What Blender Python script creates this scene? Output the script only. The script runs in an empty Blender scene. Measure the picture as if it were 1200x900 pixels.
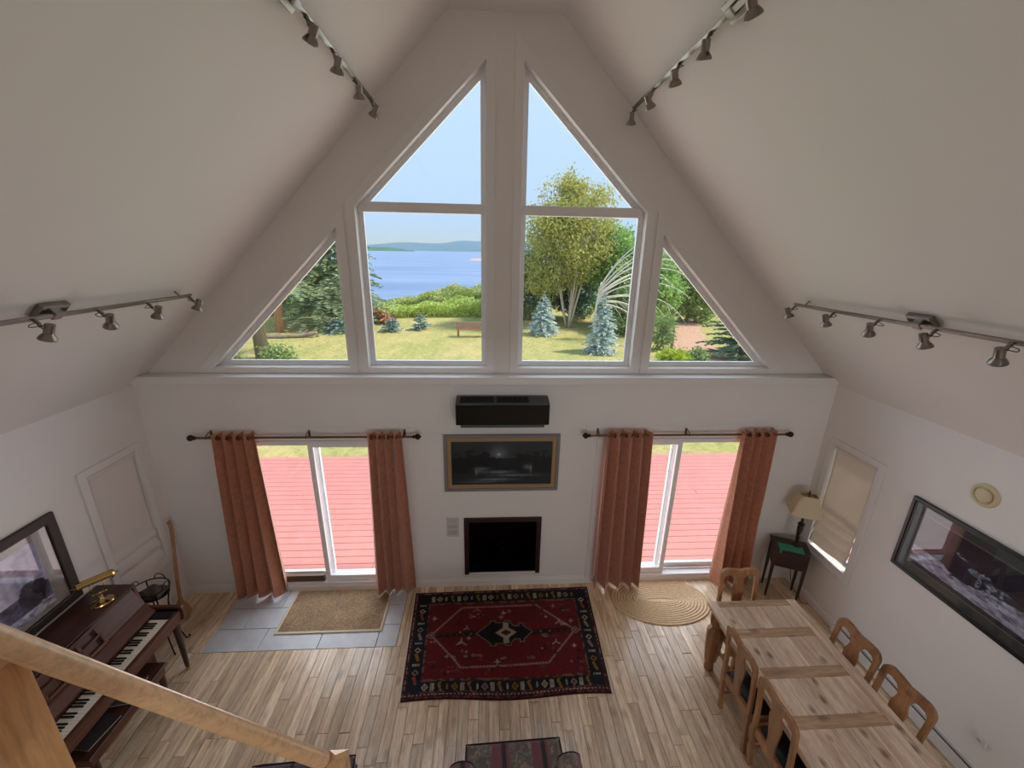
import bpy, bmesh, math, random
import numpy as np
from mathutils import Matrix, Vector
from mathutils.geometry import tessellate_polygon

C = bpy.context.scene.collection
SC = bpy.context.scene
random.seed(7)
RNG = np.random.default_rng(11)
PI = math.pi

# ------------------------------------------------------------------ camera
cam_d = bpy.data.cameras.new('camera')
cam = bpy.data.objects.new('camera', cam_d)
C.objects.link(cam)
cam_d.sensor_fit = 'HORIZONTAL'
cam_d.sensor_width = 36.0
cam_d.lens = 14.4538
cam_d.clip_start = 0.05
cam_d.clip_end = 60000
_rt = Vector((0.99839407, -0.05367689, 0.01811253))
_dn = Vector((8.06340042e-04, -3.06227265e-01, -9.51958094e-01))
_fw = Vector((0.0566447, 0.95044392, -0.30569221))
_m = Matrix.Identity(4)
for i in range(3):
    _m[i][0] = _rt[i]; _m[i][1] = -_dn[i]; _m[i][2] = -_fw[i]
_m[0][3], _m[1][3], _m[2][3] = -0.14106, 0.0, 3.94627
cam.matrix_world = _m
SC.camera = cam

# ------------------------------------------------------------------ view, world, sun, fill lights
SC.view_settings.view_transform = 'Standard'
SC.view_settings.look = 'None'
SC.view_settings.gamma = 1.0
SC.view_settings.exposure = 0.0
SC.view_settings.use_curve_mapping = False
SC.cycles.use_denoising = True
SC.cycles.max_bounces = 14
SC.cycles.diffuse_bounces = 8
SC.cycles.glossy_bounces = 5
SC.cycles.transparent_max_bounces = 24
SC.cycles.sample_clamp_indirect = 6.0
SC.cycles.caustics_reflective = False
SC.cycles.caustics_refractive = False

def lin(c):
    if isinstance(c, str):
        c = c.lstrip('#'); c = tuple(int(c[i:i+2], 16) for i in (0, 2, 4))
    o = []
    for x in c:
        x = x / 255.0
        o.append(x / 12.92 if x <= 0.04045 else ((x + 0.055) / 1.055) ** 2.4)
    return tuple(o)

world = bpy.data.worlds.new('world')
SC.world = world
world.use_nodes = True
wn = world.node_tree
wn.nodes.clear()
w_out = wn.nodes.new('ShaderNodeOutputWorld')
w_bg = wn.nodes.new('ShaderNodeBackground')
w_tc = wn.nodes.new('ShaderNodeTexCoord')
w_sep = wn.nodes.new('ShaderNodeSeparateXYZ')
w_ramp = wn.nodes.new('ShaderNodeValToRGB')
wn.links.new(w_tc.outputs['Generated'], w_sep.inputs[0])
wn.links.new(w_sep.outputs['Z'], w_ramp.inputs[0])
wn.links.new(w_ramp.outputs[0], w_bg.inputs[0])
wn.links.new(w_bg.outputs[0], w_out.inputs[0])
er = w_ramp.color_ramp
er.elements[0].position = 0.0;  er.elements[0].color = (0.52, 0.68, 0.90, 1)
er.elements[1].position = 1.0;  er.elements[1].color = (0.46, 0.66, 1.0, 1)
e = er.elements.new(0.10); e.color = (0.54, 0.72, 0.97, 1)
e = er.elements.new(0.35); e.color = (0.60, 0.79, 1.0, 1)
w_bg.inputs[1].default_value = 1.12

YB_IN = -3.36
def light(name, kind, loc, rot=None, energy=1, color=(1, 1, 1), size=None, size_y=None, direction=None, portal=False):
    d = bpy.data.lights.new(name, kind)
    d.energy = energy; d.color = color
    if kind == 'AREA':
        d.shape = 'RECTANGLE'; d.size = size; d.size_y = size_y or size
        if portal: d.cycles.is_portal = True
    o = bpy.data.objects.new(name, d); C.objects.link(o)
    o.location = loc
    if direction is not None:
        o.rotation_euler = Vector(direction).to_track_quat('-Z', 'Y').to_euler()
    return o

sun = light('sun', 'SUN', (20, -6, 20), energy=5.0, color=(1.0, 0.93, 0.82), direction=(-0.64, 0.03, -0.77))
sun.data.angle = math.radians(4.0)
# added fill outside the gable glazing and sliding doors, on top of the sky's daylight
light('fill_gable_sky', 'AREA', (0, 5.30, 4.45), energy=76, color=(0.66, 0.81, 1.0), size=6.4, size_y=3.0, direction=(0, -1, -0.6))
light('fill_gable_ground', 'AREA', (0, 5.10, 4.10), energy=45, color=(1.0, 0.96, 0.88), size=6.4, size_y=3.0, direction=(0, -1, 0.40))
light('fill_door_left', 'AREA', (-2.05, 4.46, 1.03), energy=30, color=(0.95, 0.93, 0.98), size=1.8, size_y=1.9, direction=(0, -1, 0))
light('fill_door_right', 'AREA', (2.05, 4.46, 1.03), energy=30, color=(0.95, 0.93, 0.98), size=1.8, size_y=1.9, direction=(0, -1, 0))
# added soft fill at a made-up opening under the loft, behind the camera
light('fill_rear', 'AREA', (1.3, YB_IN, 2.16), energy=46, color=(0.90, 0.94, 1.0), size=2.8, size_y=0.52, direction=(-0.12, 1, -0.06))
# added weak fill to brighten the handrail, at a made-up loft opening
light('fill_loft', 'AREA', (0.25, YB_IN, 3.95), energy=7, color=(1.0, 0.96, 0.9), size=0.8, size_y=1.4, direction=(-0.06, 1, -0.45))
# portals: guide the sky's own light through the real openings
light('portal_gable', 'AREA', (0, 4.40, 4.12), size=5.9, size_y=2.75, direction=(0, -1, 0), portal=True)
light('portal_door_left', 'AREA', (-2.05, 4.42, 1.03), size=1.8, size_y=1.9, direction=(0, -1, 0), portal=True)
light('portal_door_right', 'AREA', (2.05, 4.42, 1.03), size=1.8, size_y=1.9, direction=(0, -1, 0), portal=True)

# ------------------------------------------------------------------ mesh helpers
def fast_mesh(name, V, F):
    """V (n,3) array, F (m,k) array of equal sided faces."""
    me = bpy.data.meshes.new(name)
    V = np.asarray(V, dtype=np.float32); F = np.asarray(F, dtype=np.int32)
    n, k = F.shape
    me.vertices.add(len(V)); me.vertices.foreach_set('co', V.ravel())
    me.loops.add(n * k); me.loops.foreach_set('vertex_index', F.ravel())
    me.polygons.add(n)
    me.polygons.foreach_set('loop_start', np.arange(0, n * k, k, dtype=np.int32))
    me.polygons.foreach_set('loop_total', np.full(n, k, dtype=np.int32))
    me.update(calc_edges=True)
    return me

def link(name, data, parent=None, mat=None, loc=None, kind=None, label=None, cat=None, group=None, smooth=False):
    o = bpy.data.objects.new(name, data); C.objects.link(o)
    if parent is not None: o.parent = parent
    if loc is not None: o.location = loc
    if mat is not None and data is not None:
        if len(data.materials) == 0: data.materials.append(mat)
    if smooth and data is not None:
        data.polygons.foreach_set('use_smooth', np.ones(len(data.polygons), dtype=bool))
    if kind: o['kind'] = kind
    if label: o['label'] = label
    if cat: o['category'] = cat
    if group: o['group'] = group
    return o

def thing(name, label, cat, loc=(0, 0, 0), rz=0.0, group=None):
    o = bpy.data.objects.new(name, None); C.objects.link(o)
    o.empty_display_size = 0.1
    o.location = loc; o.rotation_euler = (0, 0, rz)
    o['label'] = label; o['category'] = cat
    if group: o['group'] = group
    return o

def copy_tree(o, parent=None):
    c = o.copy(); C.objects.link(c)
    if parent is not None: c.parent = parent
    for ch in list(o.children): copy_tree(ch, c)
    return c

class MB:
    def __init__(s): s.v = []; s.f = []
    def add(s, vs, fs, M=None):
        b = len(s.v)
        for p in vs:
            s.v.append(tuple(M @ Vector(p)) if M is not None else tuple(p))
        for f in fs: s.f.append(tuple(i + b for i in f))
        return s
    def box(s, lo, hi, M=None):
        x0, y0, z0 = lo; x1, y1, z1 = hi
        vs = [(x0,y0,z0),(x1,y0,z0),(x1,y1,z0),(x0,y1,z0),(x0,y0,z1),(x1,y0,z1),(x1,y1,z1),(x0,y1,z1)]
        return s.add(vs, [(0,3,2,1),(4,5,6,7),(0,1,5,4),(1,2,6,5),(2,3,7,6),(3,0,4,7)], M)
    def cbox(s, lo, hi, c=0.003, M=None):
        """box with a chamfered top (z+)."""
        x0, y0, z0 = lo; x1, y1, z1 = hi
        vs = [(x0,y0,z0),(x1,y0,z0),(x1,y1,z0),(x0,y1,z0),
              (x0,y0,z1-c),(x1,y0,z1-c),(x1,y1,z1-c),(x0,y1,z1-c),
              (x0+c,y0+c,z1),(x1-c,y0+c,z1),(x1-c,y1-c,z1),(x0+c,y1-c,z1)]
        fs = [(0,3,2,1),(8,9,10,11)]
        for i in range(4):
            j = (i + 1) % 4
            fs += [(i, j, 4+j, 4+i), (4+i, 4+j, 8+j, 8+i)]
        return s.add(vs, fs, M)
    def prism(s, loops, a0, a1, axis='Y', M=None):
        """loops: list of 2D loops (first outer, rest holes); extruded from a0 to a1 along axis.
        2D coords: axis Y -> (x,z); axis Z -> (x,y); axis X -> (y,z)."""
        if not isinstance(loops[0][0], (tuple, list)): loops = [loops]
        def P(p, a):
            if axis == 'Y': return (p[0], a, p[1])
            if axis == 'Z': return (p[0], p[1], a)
            return (a, p[0], p[1])
        tris = tessellate_polygon([[Vector((p[0], p[1], 0)) for p in l] for l in loops])
        flat = [p for l in loops for p in l]; n = len(flat)
        vs = [P(p, a0) for p in flat] + [P(p, a1) for p in flat]
        fs = []
        for t in tris:
            fs.append(tuple(t)); fs.append((t[2]+n, t[1]+n, t[0]+n))
        o = 0
        for l in loops:
            k = len(l)
            for i in range(k):
                j = (i + 1) % k
                fs.append((o+i, o+j, o+j+n, o+i+n))
            o += k
        return s.add(vs, fs, M)
    def tube(s, pts, r, n=8, caps=True, M=None, closed=False):
        pts = [Vector(p) for p in pts]
        rs = r if isinstance(r, (list, tuple)) else [r] * len(pts)
        k = len(pts); up = None; vs = []; fs = []
        for i, p in enumerate(pts):
            if closed: t = pts[(i+1) % k] - pts[i-1]
            elif i == 0: t = pts[1] - pts[0]
            elif i == k-1: t = pts[-1] - pts[-2]
            else: t = pts[i+1] - pts[i-1]
            t.normalize()
            if up is None:
                a = Vector((0, 0, 1)) if abs(t.z) < 0.9 else Vector((1, 0, 0))
                u = t.cross(a).normalized()
            else:
                u = (up - t * up.dot(t)).normalized()
            up = u; w = t.cross(u)
            for j in range(n):
                an = 2 * PI * j / n
                vs.append(p + (u * math.cos(an) + w * math.sin(an)) * rs[i])
        m = k if closed else k - 1
        for i in range(m):
            i2 = (i + 1) % k
            for j in range(n):
                j2 = (j + 1) % n
                fs.append((i*n+j, i*n+j2, i2*n+j2, i2*n+j))
        if caps and not closed:
            fs.append(tuple(reversed(range(n)))); fs.append(tuple((k-1)*n + j for j in range(n)))
        return s.add(vs, fs, M)
    def lathe(s, prof, n=16, M=None, a0=0.0):
        vs = []; fs = []
        for r, z in prof:
            for j in range(n):
                a = 2 * PI * j / n + a0
                vs.append((r * math.cos(a), r * math.sin(a), z))
        for i in range(len(prof) - 1):
            for j in range(n):
                j2 = (j + 1) % n
                fs.append((i*n+j, i*n+j2, (i+1)*n+j2, (i+1)*n+j))
        fs.append(tuple(reversed(range(n)))); fs.append(tuple((len(prof)-1)*n + j for j in range(n)))
        return s.add(vs, fs, M)
    def sphere(s, c, r, n=12, m=8, M=None):
        rx, ry, rz = r if isinstance(r, (tuple, list)) else (r, r, r)
        T = Matrix.Translation(Vector(c)) @ Matrix.Diagonal((rx, ry, rz, 1))
        if M is not None: T = M @ T
        return s.lathe([(max(1e-4, math.sin(PI*i/m)), -math.cos(PI*i/m)) for i in range(m+1)], n, T)
    def mesh(s, name):
        me = bpy.data.meshes.new(name)
        me.from_pydata(s.v, [], s.f); me.update()
        bm = bmesh.new(); bm.from_mesh(me)
        bmesh.ops.recalc_face_normals(bm, faces=bm.faces)
        bm.to_mesh(me); bm.free(); me.update()
        return me
    def build(s, name, mat, parent=None, smooth=False, bevel=0.0, seg=2, auto=None, **kw):
        o = link(name, s.mesh(name), parent, mat, smooth=smooth or bool(auto), **kw)
        if bevel:
            b = o.modifiers.new('bevel', 'BEVEL'); b.width = bevel; b.segments = seg
            b.limit_method = 'ANGLE'; b.angle_limit = math.radians(40); b.harden_normals = False
        if auto:
            o.data.set_sharp_from_angle(angle=math.radians(auto))
        return o

def T(x=0, y=0, z=0, rz=0.0, rx=0.0, ry=0.0, s=None):
    M = Matrix.Translation((x, y, z)) @ Matrix.Rotation(rz, 4, 'Z') @ Matrix.Rotation(ry, 4, 'Y') @ Matrix.Rotation(rx, 4, 'X')
    if s: M = M @ Matrix.Diagonal((*s, 1))
    return M

def offset_poly(poly, d):
    """offset a convex CCW polygon outward by d (mitred)."""
    n = len(poly); out = []
    for i in range(n):
        p0, p1, p2 = Vector(poly[i-1]), Vector(poly[i]), Vector(poly[(i+1) % n])
        e1 = (p1 - p0).normalized(); e2 = (p2 - p1).normalized()
        n1 = Vector((e1.y, -e1.x)); n2 = Vector((e2.y, -e2.x))
        b = (n1 + n2); k = d / max(0.12, (1 + n1.dot(n2)))
        out.append(tuple(p1 + b * k))
    return out

def smooth_path(pts, k=6):
    """Catmull-Rom through pts."""
    P = [Vector(p) for p in pts]; out = []
    for i in range(len(P) - 1):
        a = P[max(i-1, 0)]; b = P[i]; c = P[i+1]; d = P[min(i+2, len(P)-1)]
        for j in range(k):
            t = j / k
            out.append(0.5 * ((2*b) + (c-a)*t + (2*a-5*b+4*c-d)*t*t + (3*b-a-3*c+d)*t**3))
    out.append(P[-1])
    return out

# ------------------------------------------------------------------ materials
def nodes(name):
    m = bpy.data.materials.new(name); m.use_nodes = True
    nt = m.node_tree
    return m, nt, nt.nodes['Principled BSDF'], nt.nodes['Material Output']

def N(nt, t, **kw):
    n = nt.nodes.new(t)
    for k, v in kw.items():
        if k in n.inputs: n.inputs[k].default_value = v
        else: setattr(n, k, v)
    return n

def L(nt, a, b): nt.links.new(a, b)

def mix_col(nt, fac, a, b, mode='MIX'):
    n = nt.nodes.new('ShaderNodeMix'); n.data_type = 'RGBA'; n.blend_type = mode
    for sock, v in ((n.inputs[0], fac), (n.inputs[6], a), (n.inputs[7], b)):
        if hasattr(v, 'is_output') or isinstance(v, bpy.types.NodeSocket): nt.links.new(v, sock)
        elif isinstance(v, (int, float)): sock.default_value = v
        else: sock.default_value = (*v[:3], 1)
    return n.outputs[2]

def ramp(nt, fac, stops):
    n = nt.nodes.new('ShaderNodeValToRGB'); nt.links.new(fac, n.inputs[0])
    cr = n.color_ramp
    while len(cr.elements) < len(stops): cr.elements.new(0.5)
    for el, (p, c) in zip(cr.elements, stops):
        el.position = p; el.color = (*c[:3], 1) if not isinstance(c, (int, float)) else (c, c, c, 1)
    return n.outputs[0]

def coords(nt, kind='Object', scale=(1, 1, 1), randomize=False):
    if kind == 'World':
        src = N(nt, 'ShaderNodeNewGeometry').outputs['Position']
    else:
        src = N(nt, 'ShaderNodeTexCoord').outputs[kind]
    if randomize:
        oi = N(nt, 'ShaderNodeObjectInfo')
        vm = N(nt, 'ShaderNodeVectorMath', operation='MULTIPLY_ADD')
        cmb = N(nt, 'ShaderNodeCombineXYZ')
        for i in range(3): L(nt, oi.outputs['Random'], cmb.inputs[i])
        L(nt, cmb.outputs[0], vm.inputs[0]); vm.inputs[1].default_value = (37, 53, 71)
        L(nt, src, vm.inputs[2]); src = vm.outputs[0]
    mp = N(nt, 'ShaderNodeMapping'); mp.inputs['Scale'].default_value = scale
    L(nt, src, mp.inputs[0])
    return mp.outputs[0]

def noise(nt, vec, scale, detail=4, rough=0.55, dist=0.0):
    n = N(nt, 'ShaderNodeTexNoise'); n.inputs['Scale'].default_value = scale
    n.inputs['Detail'].default_value = detail; n.inputs['Roughness'].default_value = rough
    n.inputs['Distortion'].default_value = dist
    if vec is not None: L(nt, vec, n.inputs['Vector'])
    return n.outputs[0]

def bump(nt, b, h, strength=0.2, dist=0.01):
    n = N(nt, 'ShaderNodeBump'); n.inputs['Strength'].default_value = strength; n.inputs['Distance'].default_value = dist
    L(nt, h, n.inputs['Height']); L(nt, n.outputs[0], b.inputs['Normal'])

def plain(name, col, rough=0.5, metal=0.0, spec=0.5, var=0.0, vscale=8.0, bmp=0.0, bscale=60.0, sheen=0.0, coat=0.0, kind='Object'):
    m, nt, b, o = nodes(name)
    c = lin(col) if isinstance(col, str) or max(col) > 1.0 else col
    b.inputs['Base Color'].default_value = (*c, 1)
    b.inputs['Roughness'].default_value = rough; b.inputs['Metallic'].default_value = metal
    b.inputs['Specular IOR Level'].default_value = spec
    b.inputs['Sheen Weight'].default_value = sheen; b.inputs['Coat Weight'].default_value = coat
    if var or bmp: v = coords(nt, kind)
    if var:
        f = noise(nt, v, vscale)
        L(nt, ramp(nt, f, [(0.3, tuple(x*(1-var) for x in c)), (0.7, tuple(min(1, x*(1+var)) for x in c))]), b.inputs['Base Color'])
    if bmp: bump(nt, b, noise(nt, v, bscale), bmp, 0.004)
    return m

def wood(name, light_c, dark_c, axis='Y', kind='Object', rough=0.4, gs=14.0, knots=0.0, per_obj=0.0, coat=0.0, rnd=False, contrast=1.0, knot_scale=(6, 1.6, 6), spec=0.5):
    m, nt, b, o = nodes(name)
    st = {'X': (0.09, 1, 1), 'Y': (1, 0.09, 1), 'Z': (1, 1, 0.09)}[axis]
    v = coords(nt, kind, st, rnd)
    n1 = noise(nt, v, gs, 5, 0.6, 0.6)
    n2 = noise(nt, v, gs * 7, 3, 0.7)
    l, d = lin(light_c), lin(dark_c)
    lo, hi = 0.5 - 0.22 / contrast, 0.5 + 0.22 / contrast
    col = ramp(nt, n1, [(lo, d), (0.5, tuple((a+c)/2 for a, c in zip(l, d))), (hi, l)])
    pores = ramp(nt, n2, [(0.35, 0.72), (0.55, 1.0)])
    col = mix_col(nt, 0.8, col, pores, 'MULTIPLY')
    if knots:
        kv = coords(nt, kind, knot_scale, rnd)
        vo = N(nt, 'ShaderNodeTexVoronoi'); vo.inputs['Scale'].default_value = 1.0; vo.inputs['Randomness'].default_value = 1.0
        nd = N(nt, 'ShaderNodeVectorMath', operation='ADD')
        nz = N(nt, 'ShaderNodeTexNoise'); nz.inputs['Scale'].default_value = 9; L(nt, kv, nz.inputs['Vector'])
        sc = N(nt, 'ShaderNodeVectorMath', operation='SCALE'); sc.inputs['Scale'].default_value = 0.12
        L(nt, nz.outputs['Color'], sc.inputs[0]); L(nt, kv, nd.inputs[0]); L(nt, sc.outputs[0], nd.inputs[1])
        L(nt, nd.outputs[0], vo.inputs['Vector'])
        kf = ramp(nt, vo.outputs['Distance'], [(0.06, 0.95), (0.16, 0.55), (0.27, 0.0)])
        km = N(nt, 'ShaderNodeMath', operation='MULTIPLY'); km.inputs[1].default_value = knots; L(nt, kf, km.inputs[0])
        col = mix_col(nt, km.outputs[0], col, lin('#3a2415'))
    if per_obj:
        oi = N(nt, 'ShaderNodeObjectInfo')
        mr = N(nt, 'ShaderNodeMapRange'); mr.inputs[3].default_value = 1 - per_obj; mr.inputs[4].default_value = 1 + per_obj
        L(nt, oi.outputs['Random'], mr.inputs[0])
        hs = N(nt, 'ShaderNodeHueSaturation'); L(nt, mr.outputs[0], hs.inputs['Value']); L(nt, col, hs.inputs['Color'])
        col = hs.outputs[0]
    L(nt, col, b.inputs['Base Color'])
    b.inputs['Roughness'].default_value = rough; b.inputs['Coat Weight'].default_value = coat
    b.inputs['Coat Roughness'].default_value = 0.15; b.inputs['Specular IOR Level'].default_value = spec
    bump(nt, b, n2, 0.08, 0.003)
    return m

def attr_mat(name, rough=0.9, spec=0.3, bmp=0.0, bscale=300, sheen=0.0, coat=0.0):
    m, nt, b, o = nodes(name)
    a = N(nt, 'ShaderNodeAttribute'); a.attribute_name = 'Col'
    L(nt, a.outputs['Color'], b.inputs['Base Color'])
    b.inputs['Roughness'].default_value = rough; b.inputs['Specular IOR Level'].default_value = spec
    b.inputs['Sheen Weight'].default_value = sheen
    b.inputs['Coat Weight'].default_value = coat; b.inputs['Coat Roughness'].default_value = 0.02
    if bmp: bump(nt, b, noise(nt, coords(nt), bscale), bmp, 0.004)
    return m

def glass_mat(name, tint=(1, 1, 1), refl=0.03, rough=0.0):
    m, nt, b, o = nodes(name); nt.nodes.remove(b)
    tr = N(nt, 'ShaderNodeBsdfTransparent'); tr.inputs[0].default_value = (*tint, 1)
    gl = N(nt, 'ShaderNodeBsdfGlossy'); gl.inputs['Roughness'].default_value = rough
    lw = N(nt, 'ShaderNodeLayerWeight'); lw.inputs[0].default_value = 0.5      # Schlick's law on 1 - |cos|
    pw = N(nt, 'ShaderNodeMath', operation='POWER'); pw.inputs[1].default_value = 5.0; L(nt, lw.outputs['Facing'], pw.inputs[0])
    fr = N(nt, 'ShaderNodeMapRange'); fr.inputs[3].default_value = refl; fr.inputs[4].default_value = 1.0; L(nt, pw.outputs[0], fr.inputs[0])
    mx = N(nt, 'ShaderNodeMixShader'); L(nt, fr.outputs[0], mx.inputs[0]); L(nt, tr.outputs[0], mx.inputs[1]); L(nt, gl.outputs[0], mx.inputs[2])
    L(nt, mx.outputs[0], o.inputs['Surface'])
    return m

def leaf_mat(name, c1, c2, c3=None, trans=0.35):
    m, nt, b, o = nodes(name); nt.nodes.remove(b)
    g = N(nt, 'ShaderNodeNewGeometry')
    st = [(0.0, lin(c1)), (0.6, lin(c2))]
    if c3: st.append((1.0, lin(c3)))
    col = ramp(nt, g.outputs['Random Per Island'], st)
    d = N(nt, 'ShaderNodeBsdfDiffuse'); t = N(nt, 'ShaderNodeBsdfTranslucent')
    L(nt, col, d.inputs[0]); L(nt, col, t.inputs[0])
    mx = N(nt, 'ShaderNodeMixShader'); mx.inputs[0].default_value = trans
    L(nt, d.outputs[0], mx.inputs[1]); L(nt, t.outputs[0], mx.inputs[2]); L(nt, mx.outputs[0], o.inputs['Surface'])
    return m

M_wall = plain('wall_paint', (0.80, 0.765, 0.74), 0.62, spec=0.3, var=0.015, vscale=3, bmp=0.05, bscale=180)
M_ceil = plain('ceiling_paint', (0.80, 0.77, 0.745), 0.75, spec=0.2, var=0.01, vscale=2)
M_trim = plain('trim_paint', (0.80, 0.775, 0.755), 0.38, spec=0.45)
M_vinyl = plain('white_vinyl', (0.82, 0.82, 0.83), 0.3)
M_glass = glass_mat('window_glass', (0.97, 0.985, 0.98))
M_oak = wood('oak_floor', '#fbe5c8', '#c6a47e', 'Y', 'World', 0.30, 22, knots=0.4, per_obj=0.2, coat=0.4, rnd=True, contrast=1.2, knot_scale=(7, 4, 7))
M_sub = plain('subfloor', '#2c2119', 0.9)
M_slate = plain('grey_slate', '#cdcdd0', 0.36, var=0.12, vscale=5, bmp=0.15, bscale=30)
M_rust = plain('rust_velvet', '#b5785c', 0.85, var=0.16, vscale=22, bmp=0.25, bscale=160, sheen=0.35)
M_bronze = plain('dark_bronze', '#3a2a22', 0.35, metal=0.8)
M_rod = plain('rod_bronze', '#77583f', 0.35, metal=0.7)
M_blackgloss = plain('black_gloss', '#090809', 0.12, spec=0.3)
M_blackmatte = plain('black_matte', '#121113', 0.6)
M_charcoal = plain('charcoal_plastic', '#3c3d3f', 0.35)
M_chrome = plain('brushed_nickel', '#8f8780', 0.3, metal=1.0)
M_cable = plain('black_cable', '#151414', 0.5)
M_brass = plain('polished_brass', '#bfa267', 0.16, metal=1.0)
M_mahog = wood('dark_mahogany', '#5e3526', '#341a13', 'Y', 'Object', 0.42, 10, coat=0.08)
M_mahogx = wood('dark_mahogany_front', '#6d3f2a', '#3f2016', 'Y', 'Object', 0.42, 14, coat=0.05, spec=0.35)
M_mahogz = wood('dark_mahogany_legs', '#4c2319', '#260f0b', 'Z', 'Object', 0.3, 12, coat=0.3)
M_ivory = plain('ivory_key', '#e9e2d3', 0.25)
M_ebony = plain('ebony_key', '#131012', 0.25)
M_pine = wood('rustic_pine_boards', '#f6dfc8', '#bf9c80', 'Y', 'Object', 0.42, 20, knots=0.75, per_obj=0.1, rnd=True, knot_scale=(9, 5.5, 9))
M_pinex = wood('rustic_pine_rails', '#d9b898', '#a07a5a', 'X', 'Object', 0.42, 16, knots=0.8, per_obj=0.08, rnd=True, knot_scale=(4, 8, 8))
M_pinez = wood('rustic_pine_posts', '#b58559', '#855a36', 'Z', 'Object', 0.4, 14, knots=0.4, per_obj=0.06, rnd=True, knot_scale=(7, 7, 2))
M_chair = wood('chair_pine', '#bd8c60', '#87593a', 'Z', 'Object', 0.34, 12, knots=0.7, per_obj=0.07, rnd=True, coat=0.2, knot_scale=(8, 8, 3))
M_leather = plain('black_leather', '#141213', 0.4, bmp=0.1, bscale=120)
M_rail = wood('handrail_maple', '#ecc398', '#d9ac7c', 'X', 'Object', 0.3, 5, coat=0.3, contrast=0.35)
M_railz = wood('newel_maple', '#e2b182', '#cc965f', 'Z', 'Object', 0.32, 6, coat=0.3, contrast=0.7)
M_attr = attr_mat('printed_surface', 0.35, 0.4)
M_rugm = attr_mat('wool_pile', 0.95, 0.1, bmp=0.6, bscale=320, sheen=0.2)
M_fringe = plain('cotton_fringe', '#cfc6b6', 0.9)
M_jute = plain('jute_braid', '#dcc09a', 0.9, var=0.2, vscale=60, bmp=0.6, bscale=140)
M_cream = plain('cream_binding', '#cfbfa4', 0.85)
def cloth_mat(name, col, trans):
    m, nt, b, o = nodes(name); nt.nodes.remove(b)
    d = N(nt, 'ShaderNodeBsdfDiffuse'); t = N(nt, 'ShaderNodeBsdfTranslucent')
    d.inputs[0].default_value = t.inputs[0].default_value = (*lin(col), 1)
    mx = N(nt, 'ShaderNodeMixShader'); mx.inputs[0].default_value = trans
    L(nt, d.outputs[0], mx.inputs[1]); L(nt, t.outputs[0], mx.inputs[2]); L(nt, mx.outputs[0], o.inputs['Surface'])
    return m
M_linen = cloth_mat('linen_blind', '#efe8df', 0.2)
M_linenw = cloth_mat('white_linen_blind', '#ece5e2', 0.12)
M_shade = plain('lampshade_linen', '#d9cbab', 0.85, bmp=0.1, bscale=200)
M_paper = plain('white_paper', '#d9d3cc', 0.8)
M_ink = plain('grey_ink', '#8d8582', 0.8)
M_green = plain('green_card', '#3d9a7d', 0.7)
M_beige = plain('beige_plastic', '#cfc09b', 0.45)
M_whitep = plain('white_plastic', '#d8d6d4', 0.4)
M_iron = plain('wrought_iron', '#1d1918', 0.45, metal=0.5)
M_straw = plain('straw', '#b58a63', 0.85, var=0.2, vscale=90)
M_cloth = plain('grey_cloth', '#5c534a', 0.9, bmp=0.3, bscale=90)
M_picglass = glass_mat('picture_glass', (1, 1, 1), 0.04)
# ================================================================== ROOM SHELL
W = 3.7045          # half width
ZE, CF, ZT = 2.603, 0.488, 5.8495
YL, YU = 4.116, 4.20   # inner faces of the lower / upper gable wall
YO = 4.36            # outer face
YB = -3.4            # back wall

def S(name, mb, mat, parent=None, **kw):
    return mb.build(name, mat, parent, kind='structure', **kw)

# --- floor: slab, hardwood planks, slate tiles
floor = S('floor', MB().box((-W-0.2, YB-0.2, -0.2), (W+0.2, YO, -0.016)), M_sub)
PW = 0.0915
TX0, TX1, TY0 = -3.07, -1.108, 3.31
def plank_mesh(name, length, width=PW):
    g = 0.0013
    return MB().cbox((g, g, -0.016), (width-g, length-g, 0.0), 0.002).mesh(name)
plank_cache = {}
rest = MB()
rp = random.Random(3)
ncol = int(math.ceil(2*W / PW))
for i in range(ncol):
    x = -W + i*PW
    wid = min(PW, W - x)
    inside = x + wid > TX0 and x < TX1
    x0, x1 = x, x + wid
    spans = []
    if inside:
        if x0 < TX0 < x1: spans.append((TY0, YL, x0, TX0))
        if x0 < TX1 < x1: spans.append((TY0, YL, TX1, x1))
        spans.append((1.62, TY0, x0, x1))
    else:
        spans.append((1.62, YL, x0, x1))
    for (ya, yb, xa, xb) in spans:
        y = yb
        first = True
        while y > ya + 1e-4:
            ln = rp.choice([0.42, 0.6, 0.75, 0.92, 1.1]) if not first else rp.choice([0.3, 0.5, 0.8, 1.0])
            first = False
            y2 = max(ya, y - ln)
            if y2 - ya < 0.22: y2 = ya
            if xb - xa > 0.012:
                key = (round(y - y2, 2), round(xb - xa, 4))
                if key not in plank_cache:
                    plank_cache[key] = plank_mesh('plank', y - y2, xb - xa)
                    plank_cache[key].materials.append(M_oak)
                link('plank', plank_cache[key], floor, loc=(xa, y2, 0))
            y = y2
    y = 1.62
    while y > YB + 1e-3:
        y2 = max(YB, y - rp.choice([0.7, 0.95, 1.2, 1.45]))
        rest.cbox((x0+0.0009, y2+0.0009, -0.016), (x1-0.0009, y-0.0009, 0), 0.0012)
        y = y2
rest.build('plank_run', M_oak, floor, kind='stuff')
ty = [TY0, 3.58, 3.85, YL]
tile_c = {}
for r in range(3):
    xs = [TX0] + [TX0 + o for o in ([0.55, 1.15, 1.75] if r % 2 == 0 else [0.27, 0.87, 1.47])] + [TX1]
    for a, b in zip(xs[:-1], xs[1:]):
        if b - a < 0.03: continue
        me = MB().cbox((0.003, 0.003, -0.016), (b-a-0.003, ty[r+1]-ty[r]-0.003, 0.001), 0.002).mesh('tile')
        me.materials.append(M_slate)
        link('tile', me, floor, loc=(a, ty[r], 0))

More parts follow.
